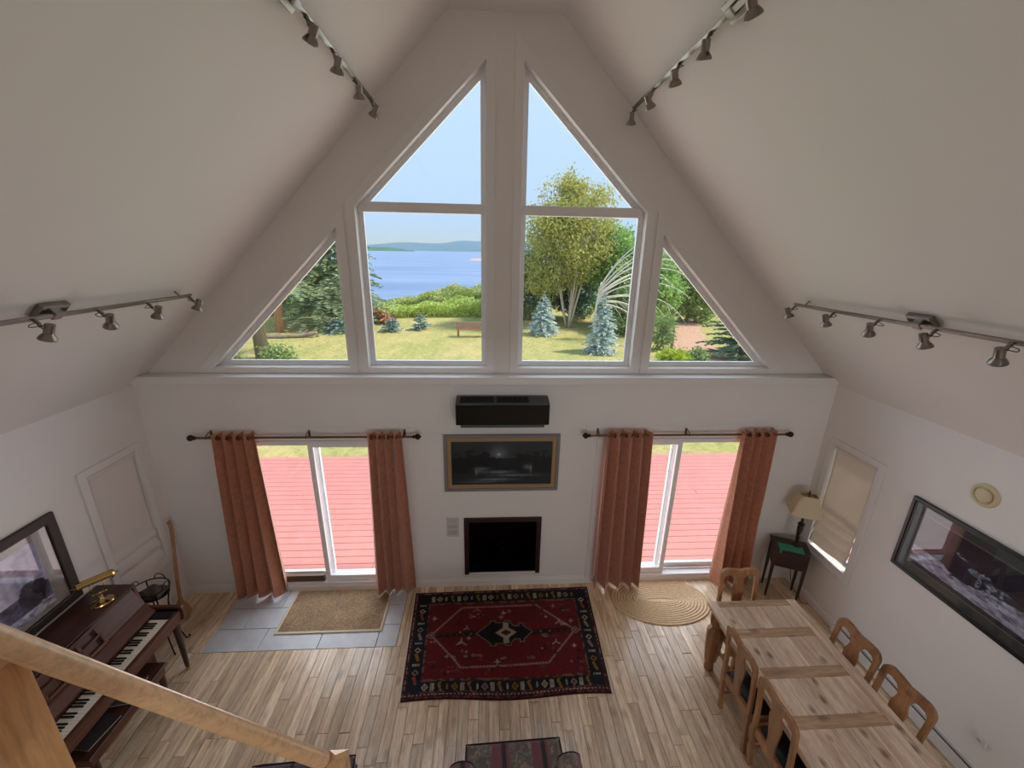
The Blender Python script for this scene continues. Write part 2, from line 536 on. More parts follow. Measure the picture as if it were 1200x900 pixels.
# --- gable wall
def rect(x0, z0, x1, z1): return [(x0, z0), (x1, z0), (x1, z1), (x0, z1)]
DX, DH = 0.90, 1.965           # half width / head of each sliding door opening
DZ = 0.055
lower = rect(-W-0.15, -0.1, W+0.15, 2.66)
d1 = rect(-2.06-DX, DZ, -2.06+DX, DH); d2 = rect(2.035-DX, DZ, 2.035+DX, DH)
FPX0, FPX1, FPZ0, FPZ1 = -0.43, 0.485, 0.175, 0.982
fp = rect(FPX0+0.02, FPZ0+0.01, FPX1-0.02, FPZ1-0.02)
front = MB().prism([lower, d1, d2, fp], YL, YO, 'Y')
X1, X2, X3, X4 = 2.938, 1.574, 1.3835, 0.167
ZB, ZTR, ZC, ZA = 2.776, 4.139, 4.3265, 5.51
triL = [(-X1, ZB), (-X2, ZB), (-X2, ZTR)]
trapL = [(-X3, ZB), (-X4, ZB), (-X4, ZA), (-X3, ZC)]
trapR = [(X4, ZB), (X3, ZB), (X3, ZC), (X4, ZA)]
triR = [(X2, ZB), (X1, ZB), (X2, ZTR)]
WINS = [triL, trapL, trapR, triR]
upper = [(-W-0.1, 2.66), (W+0.1, 2.66), (CF+0.05, ZT+0.1), (-CF-0.05, ZT+0.1)]
front.prism([upper] + WINS, YU, YO, 'Y')
wall_front = S('wall_front', front, M_wall)

# --- side walls with a window opening each
SWY0, SWY1, SWZ0, SWZ1 = 3.40, 3.93, 0.70, 1.975
side_outer = [(YB-0.1, -0.1), (YO, -0.1), (YO, ZE+0.08), (YB-0.1, ZE+0.08)]
side_hole = [(SWY0, SWZ0), (SWY1, SWZ0), (SWY1, SWZ1), (SWY0, SWZ1)]
S('wall_left', MB().prism([side_outer, side_hole], -W-0.2, -W, 'X'), M_wall)
S('wall_right', MB().prism([side_outer, side_hole], W, W+0.2, 'X'), M_wall)
# --- ceiling: two 45 degree slopes and the flat collar
n = Vector((ZT-ZE, W-CF)).normalized() * 0.2
slopeR = [(W+0.12, ZE-0.12), (W+0.12+n.x, ZE-0.12+n.y), (CF+n.x, ZT+n.y), (CF, ZT)]
slopeL = [(-x, z) for x, z in reversed(slopeR)]
ceil = MB().prism([slopeR], YB-0.1, YO, 'Y').prism([slopeL], YB-0.1, YO, 'Y')
ceil.box((-CF-0.15, YB-0.1, ZT), (CF+0.15, YO, ZT+0.2))
S('ceiling', ceil, M_ceil)
# --- back wall with two made-up openings for the rear fill lights, loft slab
back = [(-W-0.1, -0.1), (W+0.1, -0.1), (W+0.1, ZE), (CF, ZT+0.05), (-CF, ZT+0.05), (-W-0.1, ZE)]
bh = [rect(-0.1, 1.9, 2.7, 2.42), rect(-0.16, 3.25, 0.66, 4.75)]
S('wall_back', MB().prism([back] + bh, YB-0.2, YB, 'Y'), M_wall)
S('floor_loft', MB().box((-W, YB, 2.5), (W, 0.28, 2.75)), M_ceil)

# --- sill ledge, baseboards
S('trim_1', MB().box((-W+0.02, 4.055, 2.632), (W-0.02, YU, 2.712)), M_trim, bevel=0.004)
def baseboard(mb, p0, p1, nx, ny):
    """simple two step profile along p0-p1, growing along (nx,ny) into the room."""
    prof = [(0, 0), (0.016, 0), (0.016, 0.075), (0.011, 0.085), (0.007, 0.105), (0, 0.108)]
    vs = []
    for p in (p0, p1):
        for d, z in prof: vs.append((p[0]+nx*d, p[1]+ny*d, z))
    k = len(prof); fs = [tuple(range(k)), tuple(range(2*k-1, k-1, -1))]
    for i in range(k):
        j = (i+1) % k; fs.append((i, j, j+k, i+k))
    mb.add(vs, fs)
bb = MB()
for a, b in ((-W, -3.031), (-1.089, 1.064), (3.006, W)): baseboard(bb, (a, YL), (b, YL), 0, -1)
S('baseboard_front', bb, M_trim)
bb = MB(); baseboard(bb, (-W, YB), (-W, YL), 1, 0); S('baseboard_left', bb, M_trim)
bb = MB(); baseboard(bb, (W, 3.36), (W, YL), -1, 0); baseboard(bb, (W, YB), (W, 0.9), -1, 0); S('baseboard_right', bb, M_trim)

# --- gable windows: casing, frame, transom, pane
for k, poly in enumerate(WINS):
    cas = 0.083
    win = S('window_%d' % (k+1), MB().prism([offset_poly(poly, 0.002), offset_poly(poly, -0.022)], YU+0.085, YU+0.14, 'Y'), M_vinyl)
    # flat casing board, mitred
    outp = offset_poly(poly, cas)
    outp = [(x, max(z, 2.713)) for x, z in outp]
    S('casing', MB().prism([outp, poly], YU-0.012, YU-0.0005, 'Y'), M_trim, win, bevel=0.002)
    S('frame', MB().prism([offset_poly(poly, -0.022), offset_poly(poly, -0.05)], YU+0.095, YU+0.125, 'Y'), M_vinyl, win)
    S('pane', MB().prism([offset_poly(poly, -0.046)], YU+0.108, YU+0.112, 'Y'), M_glass, win)
    if k in (1, 2):
        s = -1 if k == 1 else 1
        xa, xb = sorted((s*(X4+0.02), s*(X3-0.0)))
        S('transom', MB().prism([[(xa, 4.285), (xb-0.015 if s > 0 else xb, 4.285), (xb-0.01 if s > 0 else xb, 4.375), (xa, 4.375)] if s > 0 else
                                [(xa+0.015, 4.285), (xb, 4.285), (xb, 4.375), (xa+0.01, 4.375)]], YU+0.07, YU+0.13, 'Y'), M_trim, win, bevel=0.004)

# --- sliding doors
def sliding_door(name, cx, inner_side):
    """inner_side: +1 if the room-side panel is the right one."""
    x0, x1 = cx-DX, cx+DX
    door = S(name, MB().prism([rect(x0, DZ, x1, DH), rect(x0+0.035, DZ+0.04, x1-0.035, DH-0.035)], YL-0.004, YO-0.03, 'Y'), M_vinyl)
    # casing around the opening
    S('casing', MB().prism([[(x0-0.07, 0.0), (x0, 0.0), (x0, DH), (x1, DH), (x1, 0.0), (x1+0.07, 0.0), (x1+0.07, DH+0.02), (x0-0.07, DH+0.02)]], YL-0.016, YL, 'Y'), M_trim, door, bevel=0.003)
    S('threshold', MB().box((x0, YL-0.016, 0.0), (x1, YO-0.02, DZ)), M_trim, door, bevel=0.004)
    for s in (-1, 1):
        a, b = (x0+0.035, cx+0.04) if s < 0 else (cx-0.045, x1-0.035)
        inner = (s == inner_side)
        y0, y1 = (YL+0.03, YL+0.07) if inner else (YL+0.11, YL+0.15)
        z0, z1 = DZ+0.04, DH-0.035
        st = 0.055 if inner else 0.045
        sash = S('sash', MB().prism([rect(a, z0, b, z1), rect(a+st, z0+0.075, b-st, z1-0.045)], y0, y1, 'Y'), M_vinyl, door, bevel=0.004)
        S('pane', MB().prism([rect(a+st-0.008, z0+0.067, b-st+0.008, z1-0.037)], (y0+y1)/2-0.003, (y0+y1)/2+0.003, 'Y'), M_glass, sash)
    S('bottom_track', MB().box((x0+0.035, YL+0.075, DZ+0.04), (x1-0.035, YL+0.1, DZ+0.06)), M_trim, door)
    return door
sliding_door('door_1', -2.06, 1)
sliding_door('door_2', 2.035, -1)
# flat pelmet boards over the doors
S('trim_2', MB().box((-3.235, YL-0.010, DH+0.022), (-0.925, YL, 2.142)), M_wall, bevel=0.002)
S('trim_3', MB().box((0.935, YL-0.010, DH+0.022), (3.225, YL, 2.142)), M_wall, bevel=0.002)

# --- side windows
for nm, s in (('window_5', -1), ('window_6', 1)):
    xw = s*W
    def PX(loops, a, b): return MB().prism(loops, *sorted((xw+s*a, xw+s*b)), 'X')
    o = [(3.33, 0.62), (3.998, 0.62), (3.998, 2.045), (3.33, 2.045)]
    win = S(nm, PX([o, side_hole], -0.018, 0.0), M_trim, bevel=0.004)
    ins = [(SWY0+0.035, SWZ0+0.035), (SWY1-0.035, SWZ0+0.035), (SWY1-0.035, SWZ1-0.035), (SWY0+0.035, SWZ1-0.035)]
    S('frame', PX([side_hole, ins], 0.10, 0.15), M_vinyl, win)
    S('check_rail', PX([[(SWY0, 1.31), (SWY1, 1.31), (SWY1, 1.35), (SWY0, 1.35)]], 0.10, 0.14), M_vinyl, win)
    S('pane', PX([ins], 0.122, 0.126), M_glass, win)
    S('sill', PX([[(3.31, 0.60), (4.01, 0.60), (4.01, 0.625), (3.31, 0.625)]], -0.028, 0.0), M_trim, win, bevel=0.004)
# ================================================================== THINGS ON THE GABLE WALL
# --- curtain rods
ROD_Y, ROD_Z = 4.016, 2.068
def curtain_rod(cx, label):
    t = thing('curtain_rod', label, 'curtain rod', (cx, YL, ROD_Z), group=None)
    h = 1.10; y = ROD_Y - YL
    MB().tube([(-h, y, 0), (h, y, 0)], 0.0125, 10).build('pole', M_rod, t, auto=40)
    for s in (-1, 1):
        f = MB()
        f.lathe([(0.014, 0), (0.02, 0.006), (0.02, 0.016), (0.013, 0.022), (0.026, 0.034), (0.034, 0.052), (0.028, 0.072), (0.012, 0.082), (0.006, 0.09)], 12,
                Matrix.Translation((s*h, y, 0)) @ Matrix.Rotation(s*PI/2, 4, 'Y'))
        f.build('finial', M_bronze, t, auto=40)
    for bx in (-1.0, 0.0, 1.0):
        b = MB()
        b.box((bx-0.012, -0.011, -0.03), (bx+0.012, -0.004, 0.045))
        b.tube([(bx, -0.008, 0.03), (bx, -0.05, 0.035), (bx, y, 0.018)], 0.006, 6)
        b.tube([(bx, -0.008, -0.01), (bx, y*0.8, 0.0), (bx, y, -0.016), (bx, y-0.016, -0.004)], 0.005, 6)
        b.build('bracket', M_rod, t)
    return t
curtain_rod(-2.043, 'bronze curtain rod with ball finials above the left sliding door')
curtain_rod(2.062, 'bronze curtain rod with ball finials above the right sliding door')

# --- curtains
def curtain(tx0, tx1, bx0, bx1, folds, label, phase=0.0, seed=0, amp=0.072):
    t = thing('curtain', label, 'curtain', ((bx0+bx1)/2, ROD_Y, 0.03), group='rust velvet curtains')
    cx = (bx0+bx1)/2
    nu, nv = folds*16+1, 44
    rr = random.Random(seed)
    fph = [rr.uniform(-0.5, 0.5) for _ in range(6)]
    ztop, zbot = 2.125, 0.035
    V = []
    for j in range(nv):
        v = j/(nv-1)
        z = ztop + (zbot-ztop)*v
        a = amp*(0.85+0.45*v)
        for i in range(nu):
            u = i/(nu-1)
            w = u + 0.018*math.sin(2*PI*(u*1.7+fph[0])+v*2.2) * v
            x = (tx0+(tx1-tx0)*w)*(1-v) + (bx0+(bx1-bx0)*w)*v
            ph = 2*PI*folds*(u+0.035*math.sin(2*PI*u+fph[3]*6)*v) + phase
            s = math.sin(ph)
            y = a*(s*0.85+0.15*math.sin(ph*2+fph[2]*5)*v) + 0.012*v*math.sin(ph*0.5+fph[1]*6+v*3)
            x += 0.25*a*math.sin(2*ph)*0.6
            zz = z + (0.014*math.sin(ph+0.4) if j == nv-1 else 0) - (0.010*(0.5+0.5*math.cos(2*ph)) if j == 0 else 0)
            V.append((x-cx, -y, zz-0.03))
    F = [(j*nu+i, j*nu+i+1, (j+1)*nu+i+1, (j+1)*nu+i) for j in range(nv-1) for i in range(nu-1)]
    me = fast_mesh('panel', V, F)
    o = link('panel', me, t, M_rust, smooth=True)
    sd = o.modifiers.new('solidify', 'SOLIDIFY'); sd.thickness = 0.004; sd.offset = 0
    # grommets where the cloth crosses the pole
    for k in range(folds*2):
        ph = (k*PI - phase) / (2*PI*folds)
        if 0.03 < ph < 0.97:
            x = tx0+(tx1-tx0)*ph - cx
            sgn = 1 if k % 2 == 0 else -1
            ang = math.atan2(amp*2*PI*folds/(tx1-tx0)*0.8*sgn, 1)
            ring = MB()
            R_ = Matrix.Translation((x, 0, ROD_Z-0.03)) @ Matrix.Rotation(-ang, 4, 'Z')
            ring.tube([(0.024*math.cos(q*2*PI/14), 0, 0.024*math.sin(q*2*PI/14)) for q in range(14)], 0.005, 6, closed=True, M=R_)
            ring.build('grommet', M_bronze, t, smooth=True)
    return t
curtain(-2.968, -2.554, -3.098, -2.521, 4, 'rust velvet curtain nearest the broom, left of the left door', 0.6, 1)
curtain(-1.412, -1.06, -1.475, -1.011, 4, 'rust velvet curtain between the left door and the fireplace', 0.2, 2, 0.055)
curtain(1.126, 1.625, 1.14, 1.702, 4, 'rust velvet curtain between the fireplace and the right door', 1.2, 3)
curtain(2.644, 3.056, 2.647, 3.167, 4, 'rust velvet curtain nearest the table lamp, right of the right door', 0.2, 4)

# --- brown board lying in the door track
MB().box((-2.60, YL+0.024, DZ+0.041), (-2.125, YL+0.062, DZ+0.125)).build('wooden_board', wood('weathered_board', '#7a5d43', '#4d3726', 'X', 'Object', 0.6, 10), None,
    label='short brown wooden board standing in the track of the left sliding door', cat='board')

# --- heat pump
ac = thing('heat_pump', 'black glossy wall mounted heat pump unit above the moonlit painting', 'heat pump', (0.0, YL, 2.2))
x0, x1 = -0.478, 0.487
prof = [(0.0, 0.015), (0.0, 0.297), (-0.05, 0.297), (-0.185, 0.272), (-0.2, 0.262), (-0.2, 0.05), (-0.18, 0.03)]
MB().prism([[(y, z) for y, z in prof]], x0, x1, 'X').build('housing', M_charcoal, ac, bevel=0.004)
MB().box((x0+0.004, -0.208, 0.045), (x1-0.004, -0.2, 0.262)).build('front_panel', M_blackgloss, ac, bevel=0.003)
MB().prism([[(-0.03, 0.0), (-0.03, 0.02), (-0.175, 0.035), (-0.185, 0.008), (-0.17, -0.002)]], x0+0.045, x1-0.045, 'X').build('louver_flap', M_charcoal, ac, bevel=0.003)
for a, b in ((x0+0.045, -0.09), (-0.055, 0.27)):
    g = MB()
    for k in range(9):
        y = -0.055 - k*0.0135
        z = 0.297 + (0.272-0.297)*((-y-0.05)/0.135) + 0.002
        g.box((a, y-0.003, z-0.004), (b, y+0.003, z+0.003))
    for k in range(7):
        x = a+(b-a)*k/6
        g.box((x-0.002, -0.17, 0.274), (x+0.002, -0.05, 0.2985), None)
    g.build('intake_grille', M_blackmatte, ac)

# --- painters
def fbm(h, w, cells, seed, octs=4, ax=1.0):
    r = np.random.default_rng(seed); out = np.zeros((h, w)); amp = 1; tot = 0
    for o in range(octs):
        cy, cx = max(2, int(cells*2**o*ax)), max(2, int(cells*2**o))
        g = r.random((cy+1, cx+1))
        yy = np.linspace(0, cy-1e-6, h); xx = np.linspace(0, cx-1e-6, w)
        yi = yy.astype(int); xi = xx.astype(int); fy = (yy-yi)[:, None]; fx = (xx-xi)[None, :]
        fy = fy*fy*(3-2*fy); fx = fx*fx*(3-2*fx)
        a = g[yi][:, xi]; b = g[yi][:, xi+1]; c = g[yi+1][:, xi]; d = g[yi+1][:, xi+1]
        out += amp*((a*(1-fx)+b*fx)*(1-fy)+(c*(1-fx)+d*fx)*fy); tot += amp; amp *= 0.55
    return out/tot
def painted(name, P00, P10, P01, P11, img, mat, parent, thick=None):
    """colour grid: img (h,w,3) linear; P00 = top-left (row 0, col 0), P10 = top-right, P01 = bottom-left."""
    h, w, _ = img.shape
    u = np.linspace(0, 1, w)[None, :, None]; v = np.linspace(0, 1, h)[:, None, None]
    P00, P10, P01, P11 = (np.array(p, float) for p in (P00, P10, P01, P11))
    V = (P00*(1-u)+P10*u)*(1-v) + (P01*(1-u)+P11*u)*v
    idx = np.arange(h*w).reshape(h, w)
    F = np.stack([idx[1:, :-1], idx[1:, 1:], idx[:-1, 1:], idx[:-1, :-1]], -1).reshape(-1, 4)
    me = fast_mesh(name, V.reshape(-1, 3), F)
    ca = me.color_attributes.new('Col', 'FLOAT_COLOR', 'POINT')
    rgba = np.ones((h*w, 4), np.float32); rgba[:, :3] = img.reshape(-1, 3)
    ca.data.foreach_set('color', rgba.ravel())
    return link(name, me, parent, mat)
def lerp(a, b, t): return a*(1-t)+b*t
def col3(s): return np.array(lin(s))

# --- moonlit painting
h, w = 110, 220
yy, xx = np.mgrid[0:1:h*1j, 0:1:w*1j]
img = np.zeros((h, w, 3)); n1 = fbm(h, w, 6, 1); n2 = fbm(h, w, 20, 2); n3 = fbm(h, w, 30, 3)
sky = col3('#2b3436')[None, None]*(0.8+0.4*n1[..., None])
d = np.hypot((xx-0.47)*2.1, (yy-0.30))
sky = sky + col3('#8d8794')*np.exp(-(d/0.16)**2)[..., None]*0.55
img[:] = sky
moon = np.exp(-(d/0.035)**4)[..., None]; img = lerp(img, col3('#cdbfa8')*0.8, np.clip(moon, 0, 1))
far = (yy > 0.37+0.03*n2)[..., None]; img = np.where(far, col3('#12181f')*(0.7+0.9*n2[..., None]), img)
n4 = fbm(h, w, 14, 4, 5); n5 = fbm(h, w, 9, 5, 5)
for cx, cy, rx, ry in ((0.24, 0.50, 0.15, 0.26), (0.33, 0.42, 0.10, 0.16), (0.79, 0.48, 0.14, 0.25), (0.70, 0.44, 0.09, 0.15), (0.05, 0.55, 0.08, 0.22), (0.96, 0.52, 0.08, 0.24)):
    f = 1-np.hypot((xx-cx)/rx, (yy-cy)/ry) + 1.6*(n4-0.5) + 0.8*(n5-0.5)
    m = np.clip(f*5, 0, 1)[..., None]
    img = lerp(img, col3('#0b0e10')*(0.5+1.7*n3[..., None]), m*0.95)
for cx, top in ((0.085, 0.24), (0.915, 0.20), (0.96, 0.32), (0.04, 0.34)):
    m = (np.abs(xx-cx) < 0.022*np.clip((yy-top)/0.3, 0, 1)*(0.4+1.2*n2)) & (yy > top) & (yy < 0.72)
    img = np.where(m[..., None], col3('#0d1113'), img)
g = (yy > 0.70+0.05*n1)[..., None]; img = np.where(g, col3('#20272b')*(0.6+0.8*n2[..., None]), img)
for cx, cy, sx, sy, a in ((0.47, 0.71, 0.12, 0.03, .8), (0.62, 0.79, 0.2, 0.02, .7), (0.44, 0.885, 0.17, 0.025, .8), (0.3, 0.94, 0.2, 0.02, .4), (0.29, 0.66, 0.05, 0.06, .5), (0.31, 0.62, 0.06, 0.02, .5), (0.75, 0.6, 0.03, 0.05, .6), (0.79, 0.64, 0.012, 0.08, .8), (0.245, 0.7, 0.008, 0.07, .8)):
    b = np.exp(-((xx-cx)/sx)**2-((yy-cy)/sy)**2)*(0.25+1.3*n3)
    img = lerp(img, col3('#8b9095'), np.clip(b*a, 0, 0.75)[..., None])
pic = thing('moonlit_painting', 'dark moonlit landscape painting in a grey and gold frame above the fireplace', 'painting', (0.007, YL, 1.348))
x0, x1, z0, z1 = -0.642, 0.642, 0.0, 0.70
MB().prism([rect(x0, z0, x1, z1), rect(x0+0.035, z0+0.035, x1-0.035, z1-0.035)], -0.03, -0.002, 'Y').build('outer_frame', plain('grey_frame', '#827c7e', 0.5), pic, bevel=0.004)
MB().prism([rect(x0+0.035, z0+0.035, x1-0.035, z1-0.035), rect(x0+0.083, z0+0.083, x1-0.083, z1-0.083)], -0.024, -0.002, 'Y').build('gold_frame', plain('gold_frame', '#a1845f', 0.45, metal=0.1), pic, bevel=0.006)
MB().prism([rect(x0+0.078, z0+0.078, x1-0.078, z1-0.078)], -0.008, -0.002, 'Y').build('backing_board', M_blackmatte, pic)
e = 0.081
painted('canvas', (x0+e, -0.011, z1-e), (x1-e, -0.011, z1-e), (x0+e, -0.011, z0+e), (x1-e, -0.011, z0+e), img, attr_mat('oil_paint', 0.45, 0.4), pic)

# --- fireplace
fpl = thing('fireplace', 'black gas fireplace insert with dark red-brown surround in the white wall', 'fireplace', ((FPX0+FPX1)/2, YL, FPZ0))
w2 = (FPX1-FPX0)/2; hh = FPZ1-FPZ0
M_fps = plain('dark_red_brown_metal', '#31191a', 0.45)
fr = MB()
fr.prism([[(-w2, 0), (-w2+0.052, 0), (-w2+0.058, hh-0.06), (w2-0.058, hh-0.06), (w2-0.052, 0), (w2, 0), (w2, hh), (-w2, hh)]], -0.02, 0.0, 'Y')
fr.build('surround', M_fps, fpl, bevel=0.004)
fb = MB(); a, b, c, dpt = -w2+0.03, w2-0.03, hh-0.03, 0.26
fb.box((a, dpt-0.01, 0.012), (b, dpt, c)); fb.box((a, 0.004, 0.012), (a+0.01, dpt, c)); fb.box((b-0.01, 0.004, 0.012), (b, dpt, c))
fb.box((a, 0.004, c-0.01), (b, dpt, c)); fb.box((a, 0.004, 0.012), (b, dpt, 0.022))
fb.build('firebox', M_blackmatte, fpl)
lg = MB()
for q, (lx, ly, lz, lr, tilt) in enumerate(((-0.05, 0.15, 0.08, 0.035, 0.1), (0.08, 0.11, 0.075, 0.03, -0.2), (0.03, 0.14, 0.14, 0.028, 0.35))):
    lg.tube([(lx-0.2, ly-tilt*0.15, lz), (lx, ly, lz+0.01), (lx+0.2, ly+tilt*0.15, lz)], [lr*0.9, lr, lr*0.8], 8)
lg.build('ceramic_logs', plain('charred_log', '#1c1510', 0.9), fpl)
MB().box((a, 0.006, 0.02), (b, 0.010, c)).build('glass_front', glass_mat('smoked_glass', (0.35, 0.33, 0.32), 0.03), fpl)
MB().box((-w2-0.002, -0.03, -0.02), (w2+0.002, 0.0, -0.0005)).build('hearth_lip', M_trim, fpl, bevel=0.004)

# --- notice
h, w = 60, 34
img = np.ones((h, w, 3))*col3('#cbc2c0'); rr = np.random.default_rng(5)
for r in list(range(8, 16, 4)) + list(range(24, 34, 2)) + list(range(40, 54, 2)):
    a = 3 if r > 16 else 6
    row = rr.random(w) < 0.7; row[:a] = False; row[-a-int(rr.integers(0, 5)):] = False
    img[r, row] = col3('#8d8486')
nt_ = painted('notice', (-0.632, YL-0.003, 0.988), (-0.488, YL-0.003, 0.985), (-0.632, YL-0.003, 0.725), (-0.49, YL-0.003, 0.722), img, attr_mat('notice_print', 0.8), None)
nt_['label'] = 'sheet of printed paper taped to the wall left of the fireplace'; nt_['category'] = 'notice'
# ================================================================== RUGS
# --- red knotted rug: colour grid drawn in metres (X 0..2.05 left to right, Y 0..1.28 far to near)
RW, RH = 2.05, 1.29
gw, gh = 400, 256
yy, xx = np.mgrid[0:RH:gh*1j, 0:RW:gw*1j]
n1 = fbm(gh, gw, 10, 21); n2 = fbm(gh, gw, 60, 22, 2); n3 = fbm(gh, gw, 110, 23, 1)
field = lerp(col3('#5e0f17'), col3('#7a141d'), n1[..., None])*(0.75+0.5*n2[..., None])
img = field.copy()
edge = np.minimum(np.minimum(xx, RW-xx), np.minimum(yy, RH-yy))
ex = np.minimum(xx, RW-xx); ey = np.minimum(yy, RH-yy)
side = ex < ey
outer = edge < 0.05
img = np.where(outer[..., None], lerp(col3('#3d1015'), col3('#6a2a28'), (n3 > 0.55)[..., None]*0.6), img)
img = np.where(((edge > 0.022) & (edge < 0.034) & (n2 > 0.52))[..., None], col3('#a5867a'), img)
navy = (edge >= 0.05) & (edge < 0.175)
img = np.where(navy[..., None], lerp(col3('#0d0d12'), col3('#1b2233'), (np.clip(n1*1.6-0.5, 0, 1)*(yy > 0.5))[..., None]), img)
guard = (edge >= 0.175) & (edge < 0.2)
img = np.where(guard[..., None], lerp(col3('#4a1a1c'), col3('#8f6552'), (n2 > 0.5)[..., None]*0.75), img)
near = (RH-yy < 0.05+0.03) & (RH-yy > 0.012)
img = np.where((near & (edge >= 0.012))[..., None], lerp(col3('#35131a'), col3('#7f4a44'), (n3 > 0.6)[..., None]*0.7), img)
dots = (np.abs(RH-yy-0.05) < 0.005) & ((xx*55).astype(int) % 2 == 0)
img = np.where(dots[..., None], col3('#b8a79c'), img)
img = np.where((edge < 0.006)[..., None], col3('#3a0d12'), img)
rr = np.random.default_rng(9)
def seg(ax, ay, bx, by, wd, col, a=1.0, serr=0):
    global img
    px, py = xx-ax, yy-ay; dx, dy = bx-ax, by-ay; l2 = dx*dx+dy*dy+1e-9
    t = np.clip((px*dx+py*dy)/l2, 0, 1); d = np.hypot(px-t*dx, py-t*dy)
    ww = wd*(0.55+0.9*(np.mod(t*math.sqrt(l2)/serr, 1.0) if serr else n2))
    m = (d < ww)
    img = np.where(m[..., None], lerp(img, col3(col), a), img)
def blob(cx, cy, rx, ry, col, a=1.0, shape='diamond'):
    global img
    u, v = np.abs(xx-cx)/rx, np.abs(yy-cy)/ry
    m = (u+v < 1) if shape == 'diamond' else ((np.maximum(u, v) < 1) if shape == 'box' else (u*u+v*v < 1))
    img = np.where(m[..., None], lerp(img, col3(col), a), img)
PINK, CREAM, GOLD, BLK = '#9c7f76', '#b5a590', '#96682c', '#0b0b0e'
hexa = [(0.235, 0.60), (0.52, 0.285), (0.56, 0.25), (1.40, 0.25), (1.80, 0.60), (1.47, 0.96), (0.56, 0.98), (0.50, 0.90)]
for a, b in zip(hexa, hexa[1:]+hexa[:1]):
    seg(*a, *b, 0.0095, PINK, 0.95, 0.034)
for cx in (0.235, 1.805):
    for r, c in ((0.05, PINK), (0.036, '#4a1216'), (0.02, PINK)): blob(cx, 0.60, r, r*0.9, c)
for a, b in ((0.30, 0.72), (1.30, 1.72)):
    seg(a, 0.61, b, 0.59, 0.026, '#1c090c', 0.9)
    for q in np.linspace(a, b, 7): blob(q, 0.6, 0.012, 0.02, '#5c4038', 0.8)
# central medallion
med = [(0.72, 0.60), (0.87, 0.475), (0.87, 0.45), (0.93, 0.45), (0.93, 0.475), (1.03, 0.475), (1.03, 0.45), (1.09, 0.45), (1.09, 0.475), (1.13, 0.52), (1.19, 0.52), (1.19, 0.485), (1.235, 0.485), (1.235, 0.52),
       (1.33, 0.60), (1.235, 0.68), (1.235, 0.715), (1.19, 0.715), (1.19, 0.68), (1.13, 0.68), (1.09, 0.725), (1.09, 0.75), (1.03, 0.75), (1.03, 0.725), (0.93, 0.725), (0.93, 0.75), (0.87, 0.75), (0.87, 0.725)]
def poly_mask(P):
    m = np.zeros(xx.shape, bool); k = len(P)
    for i in range(k):
        (x1, y1), (x2, y2) = P[i], P[(i+1) % k]
        c = ((y1 > yy) != (y2 > yy))
        m ^= c & (xx < (x2-x1)*(yy-y1)/((y2-y1) if y2 != y1 else 1e-9)+x1)
    return m
img = np.where(poly_mask(med)[..., None], col3(BLK), img)
for a, b in zip(med, med[1:]+med[:1]): seg(*a, *b, 0.006, '#7f7361', 0.9)
blob(1.04, 0.60, 0.13, 0.10, '#3a2a20'); blob(1.04, 0.60, 0.115, 0.08, CREAM); blob(1.04, 0.60, 0.03, 0.125, CREAM, 0.9, 'box')
blob(1.04, 0.60, 0.055, 0.04, '#5a2f1f'); blob(1.04, 0.6, 0.02, 0.02, '#14100e'); blob(1.0, 0.6, 0.012, 0.02, BLK); blob(1.08, 0.6, 0.012, 0.02, BLK)
for q in (0.83, 1.25): blob(q, 0.6, 0.03, 0.06, '#231318', 0.8)
for q in (0.66, 1.42, 1.52): blob(q, 0.6, 0.045, 0.05, '#1b0b0e'); blob(q, 0.6, 0.022, 0.024, '#6b5148')
# small field motifs
for k in range(120):
    cx, cy = rr.uniform(0.24, 1.81), rr.uniform(0.24, 1.05)
    if 0.68 < cx < 1.4 and 0.4 < cy < 0.82: continue
    kind = rr.integers(0, 6); c = [PINK, PINK, '#1d0d10', '#8c3a2c', CREAM, '#5f4a45'][rr.integers(0, 6)]
    s_ = rr.uniform(0.014, 0.028)
    if kind == 0: blob(cx, cy, s_, s_, c); blob(cx, cy, s_*0.5, s_*0.5, '#5e0f17')
    elif kind == 1: blob(cx, cy, s_*0.6, s_*0.4, c, 1, 'box'); blob(cx+s_*1.6, cy, s_*0.45, s_*0.4, c, 1, 'box')
    elif kind == 2:
        seg(cx, cy, cx+s_*2, cy+s_*1.4, 0.005, c); seg(cx, cy, cx-s_*2, cy+s_*1.2, 0.005, c); seg(cx, cy, cx, cy-s_*1.8, 0.005, c)
    elif kind == 3: seg(cx-s_, cy, cx+s_, cy, 0.006, c); seg(cx, cy-s_, cx, cy+s_, 0.006, c)
    elif kind == 4: blob(cx, cy, s_*0.4, s_*0.4, c, 1, 'box')
    else:
        for q in range(4): seg(cx+q*s_*0.8, cy, cx+q*s_*0.8+s_*0.4, cy+s_, 0.004, c)
